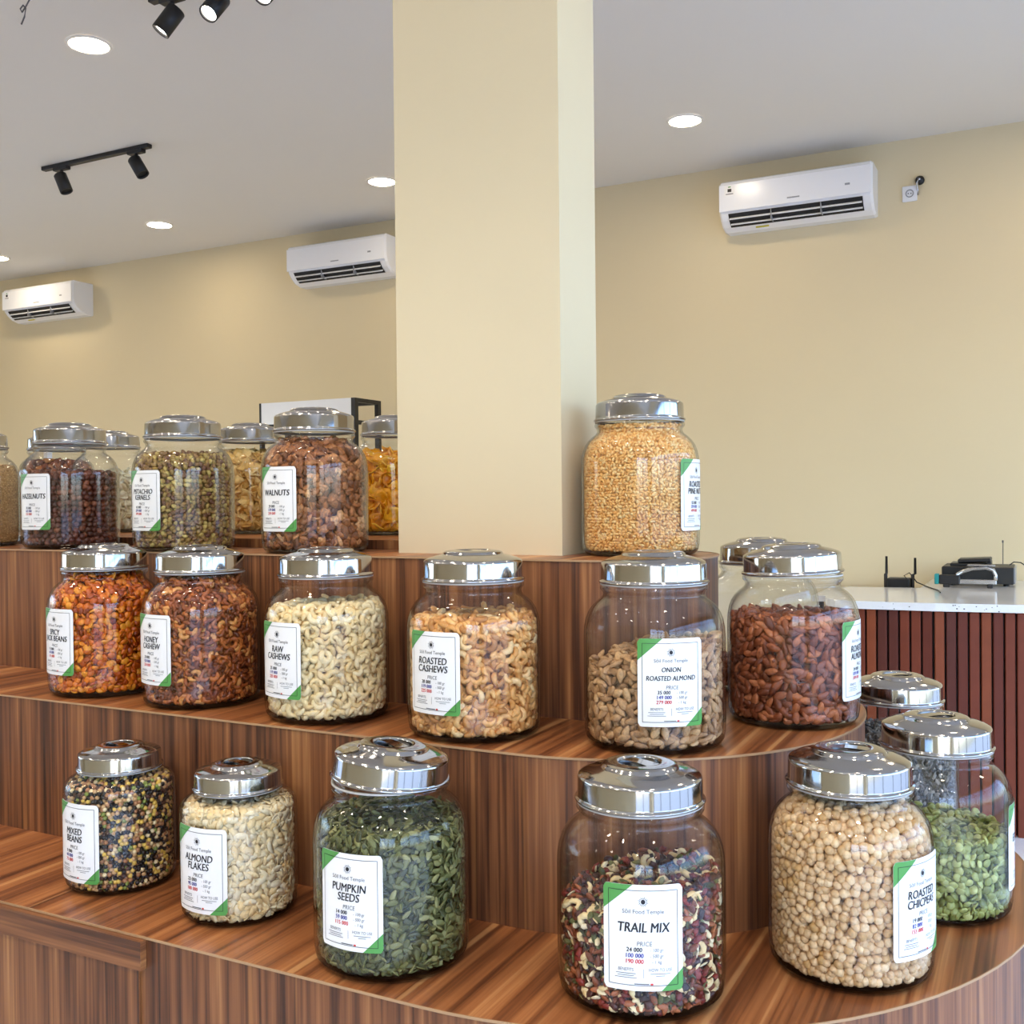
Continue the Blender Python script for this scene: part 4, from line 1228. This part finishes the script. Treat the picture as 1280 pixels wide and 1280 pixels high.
slat = [MB().box(-.0185, .0185, -.020, .016, .0, ZT - .036, bev=.003).mesh('slat', s_) for s_ in SL]
path = [(-.815, 5.25), (-.835, 4.80)] + arc(-.68, 4.80, .15, 185, 262) + [(-.39, 4.655), (-.07, 4.708), (2.1, 5.057)]
pp = [Vector((*p, 0)) for p in path]; d_ = 0.0; k = 0
for a, b in zip(pp[:-1], pp[1:]):
    seg = (b - a).length
    while d_ < seg:
        p = a + (b - a) * (d_ / seg)
        dr = (b - a).normalized()
        o = link('slat', slat[random.choice((0, 0, 1, 2, 2, 3))], t, loc=p)
        o.rotation_euler = (0, 0, math.atan2(dr.y, dr.x))
        d_ += .0445; k += 1
    d_ -= seg
t = thing('low_desk', 'low desk behind the left end of the white counter', 'desk', (0, 0, 0))
m = MB(); m.box(-1.05, -.54, 5.40, 5.97, .865, .895); part('desk_top', m, M_CTOP, t)
m = MB()
for x in (-1.03, -.58):
    for y in (5.42, 5.93): m.box(x, x + .03, y, y + .03, 0, .865)
part('desk_legs', m, M_DARK, t)['kind'] = 'stuff'

# router
t = thing('wifi_router', 'black router with two upright antennas behind the counter', 'router', (-.655, 5.60, .895))
m = MB(); m.box(-.055, .055, -.05, .05, 0, .085, bev=.006); part('router_body', m, M_BLACKP, t)
for x0, x1, zt in ((-.068, -.064, .192), (.062, .074, .186)):
    m = MB(); m.tube([(x0, .03, .02), (x0, .03, .10), (x1, .03, .105), (x1, .03, zt)], [.009, .009, .007, .006], 8); part('antenna', m, M_BLACKP, t)
m = MB(); m.tube([(.05, -.045, .075), (.03, -.05, .10), (.055, -.05, .115), (.075, -.05, .09), (.09, -.06, .07), (.14, -.16, .0605), (.22, -.40, .0605), (.24, -.55, .064)], .003, 6); part('cable', m, M_BLACKP, t)
# cash drawer stack
t = thing('receipt_printer', 'flat black receipt machine on the white counter', 'printer', (-.283, 5.66, ZT))
m = MB(); m.box(-.166, .156, -.12, .16, .012, .094, bev=.004); part('printer_body', m, M_BLACKP, t)
m = MB(); m.box(.156, .162, -.115, .155, .015, .091); part('side_plate', m, M_LOUV, t)
m = MB()
for x in (-.13, .12):
    for y in (-.07, .13): m.lathe([(.012, 0), (.012, .012), (0, .012)], 10, mtx=Matrix.Translation((x, y, 0)))
part('rubber_feet', m, M_BLACK, t)['kind'] = 'stuff'
t = thing('black_tray', 'black paper tray with a raised lid lying on the receipt machine', 'tray', (-.285, 5.68, ZT + .0945))
m = MB(); m.box(-.13, .03, -.08, .10, 0, .012, bev=.002); part('tray_base', m, M_BLACKP, t)
m = MB(); m.box(-.095, .055, -.06, .10, .018, .036, bev=.004, mtx=Matrix.Rotation(math.radians(-3), 4, 'Y')); part('tray_lid', m, M_BLACKP, t)
m = MB(); m.box(.035, .055, -.05, .09, .0, .022, bev=.002); part('hinge_block', m, M_BLACKP, t)
t = thing('thin_aerial', 'thin upright wire standing behind the receipt machine', 'aerial', (-.185, 5.86, ZT))
m = MB(); m.tube([(0, 0, 0), (.001, 0, .205)], .0022, 6); m.lathe([(.004, .2), (.004, .212), (0, .213)], 8); part('wire', m, M_GREY, t)
t = thing('looped_cable', 'black cable looping off the right side of the receipt machine', 'cable', (-.15, 5.68, ZT + .095))
m = MB(); m.tube([(0, 0, .003), (.02, 0, .018), (.05, .0, .016), (.08, .0, -.005), (.10, 0, -.03), (.10, -.02, -.06), (.14, -.02, -.091)], .003, 6); part('wire', m, M_BLACKP, t)
# hand sealer
t = thing('bag_sealer', 'silver-armed hand sealer with a teal and black end lying on the counter', 'sealer', (-.345, 5.45, ZT))
m = MB(); m.box(-.108, -.015, -.02, .02, .014, .060, bev=.004); part('grip', m, M_BLACKP, t)
m = MB(); m.box(-.128, -.108, -.021, .021, .014, .064, bev=.003); part('end_cap', m, M_TEAL, t)
m = MB(); m.box(-.09, -.06, -.016, .016, 0, .016, bev=.003); m.box(.105, .130, -.016, .016, 0, .018, bev=.003); part('foot', m, M_BLACKP, t)
m = MB(); m.box(-.018, .146, -.014, .014, .016, .040, bev=.004); part('lower_arm', m, M_SILVER, t)
m = MB(); m.tube([(-.03, 0, .060), (.0, 0, .078), (.04, 0, .092), (.10, 0, .097), (.132, 0, .087), (.142, 0, .062), (.140, 0, .038)], .0095, 8); part('upper_arm', m, M_SILVER, t)
m = MB(); m.box(.018, .140, -.012, .012, .104, .112, bev=.002); part('press_bar', m, M_SILVER, t)

# ------------------------------------------------------------------ display rack by the back wall
t = thing('display_rack', 'black framed rack with a white header board behind the walnut jar', 'display rack')
x0, x1, y0, y1, z0, z1 = -4.715, -3.960, 5.50, 5.79, 1.905, 2.062
m = MB(); m.box(x0 + .012, x1 - .002, y0 - .004, y0 + .012, z0 + .012, z1); part('header_board', m, M_WHITEP, t)
def bars(name, lst):
    for b in lst:
        m = MB(); m.box(*b); part(name, m, M_BLACK, t)
w = .032
bars('post', [(x0 - .004, x0 + .012, y0 - .006, y0 + .03, 0, z1), (x1 - .002, x1 + w - .004, y0 - .006, y0 + w, 0, z1), (x1 - .002, x1 + w - .004, y1 - w, y1, 0, z1), (x0 - .004, x0 + .028, y1 - w, y1, 0, z1)])
bars('cross_bar', [(x1 - .002, x1 + w - .004, y0 + w, y1 - w, z1 - .026, z1), (x1 - .002, x1 + w - .004, y0 + w, y1 - w, z0 - .012, z0 + .014), (x0, x1, y0 - .005, y0 + .012, z0 - .006, z0 + .012), (x0, x1, y1 - w, y1, z1 - .026, z1)])
for z_ in (.35, .85, 1.35):
    m = MB(); m.box(x0 + .01, x1, y0 + .01, y1 - .01, z_, z_ + .02); part('shelf', m, M_CTOP, t)
t = thing('display_post', 'slim white upright post with a small foot left of the hazelnut jar', 'post', (-2.60, 2.10, ZR))
m = MB(); m.box(-.008, .008, -.008, .008, .015, .235); part('upright', m, M_WHITEP, t)
m = MB(); m.box(-.016, .016, -.02, .02, 0, .016, bev=.003); part('foot', m, M_WHITEP, t)
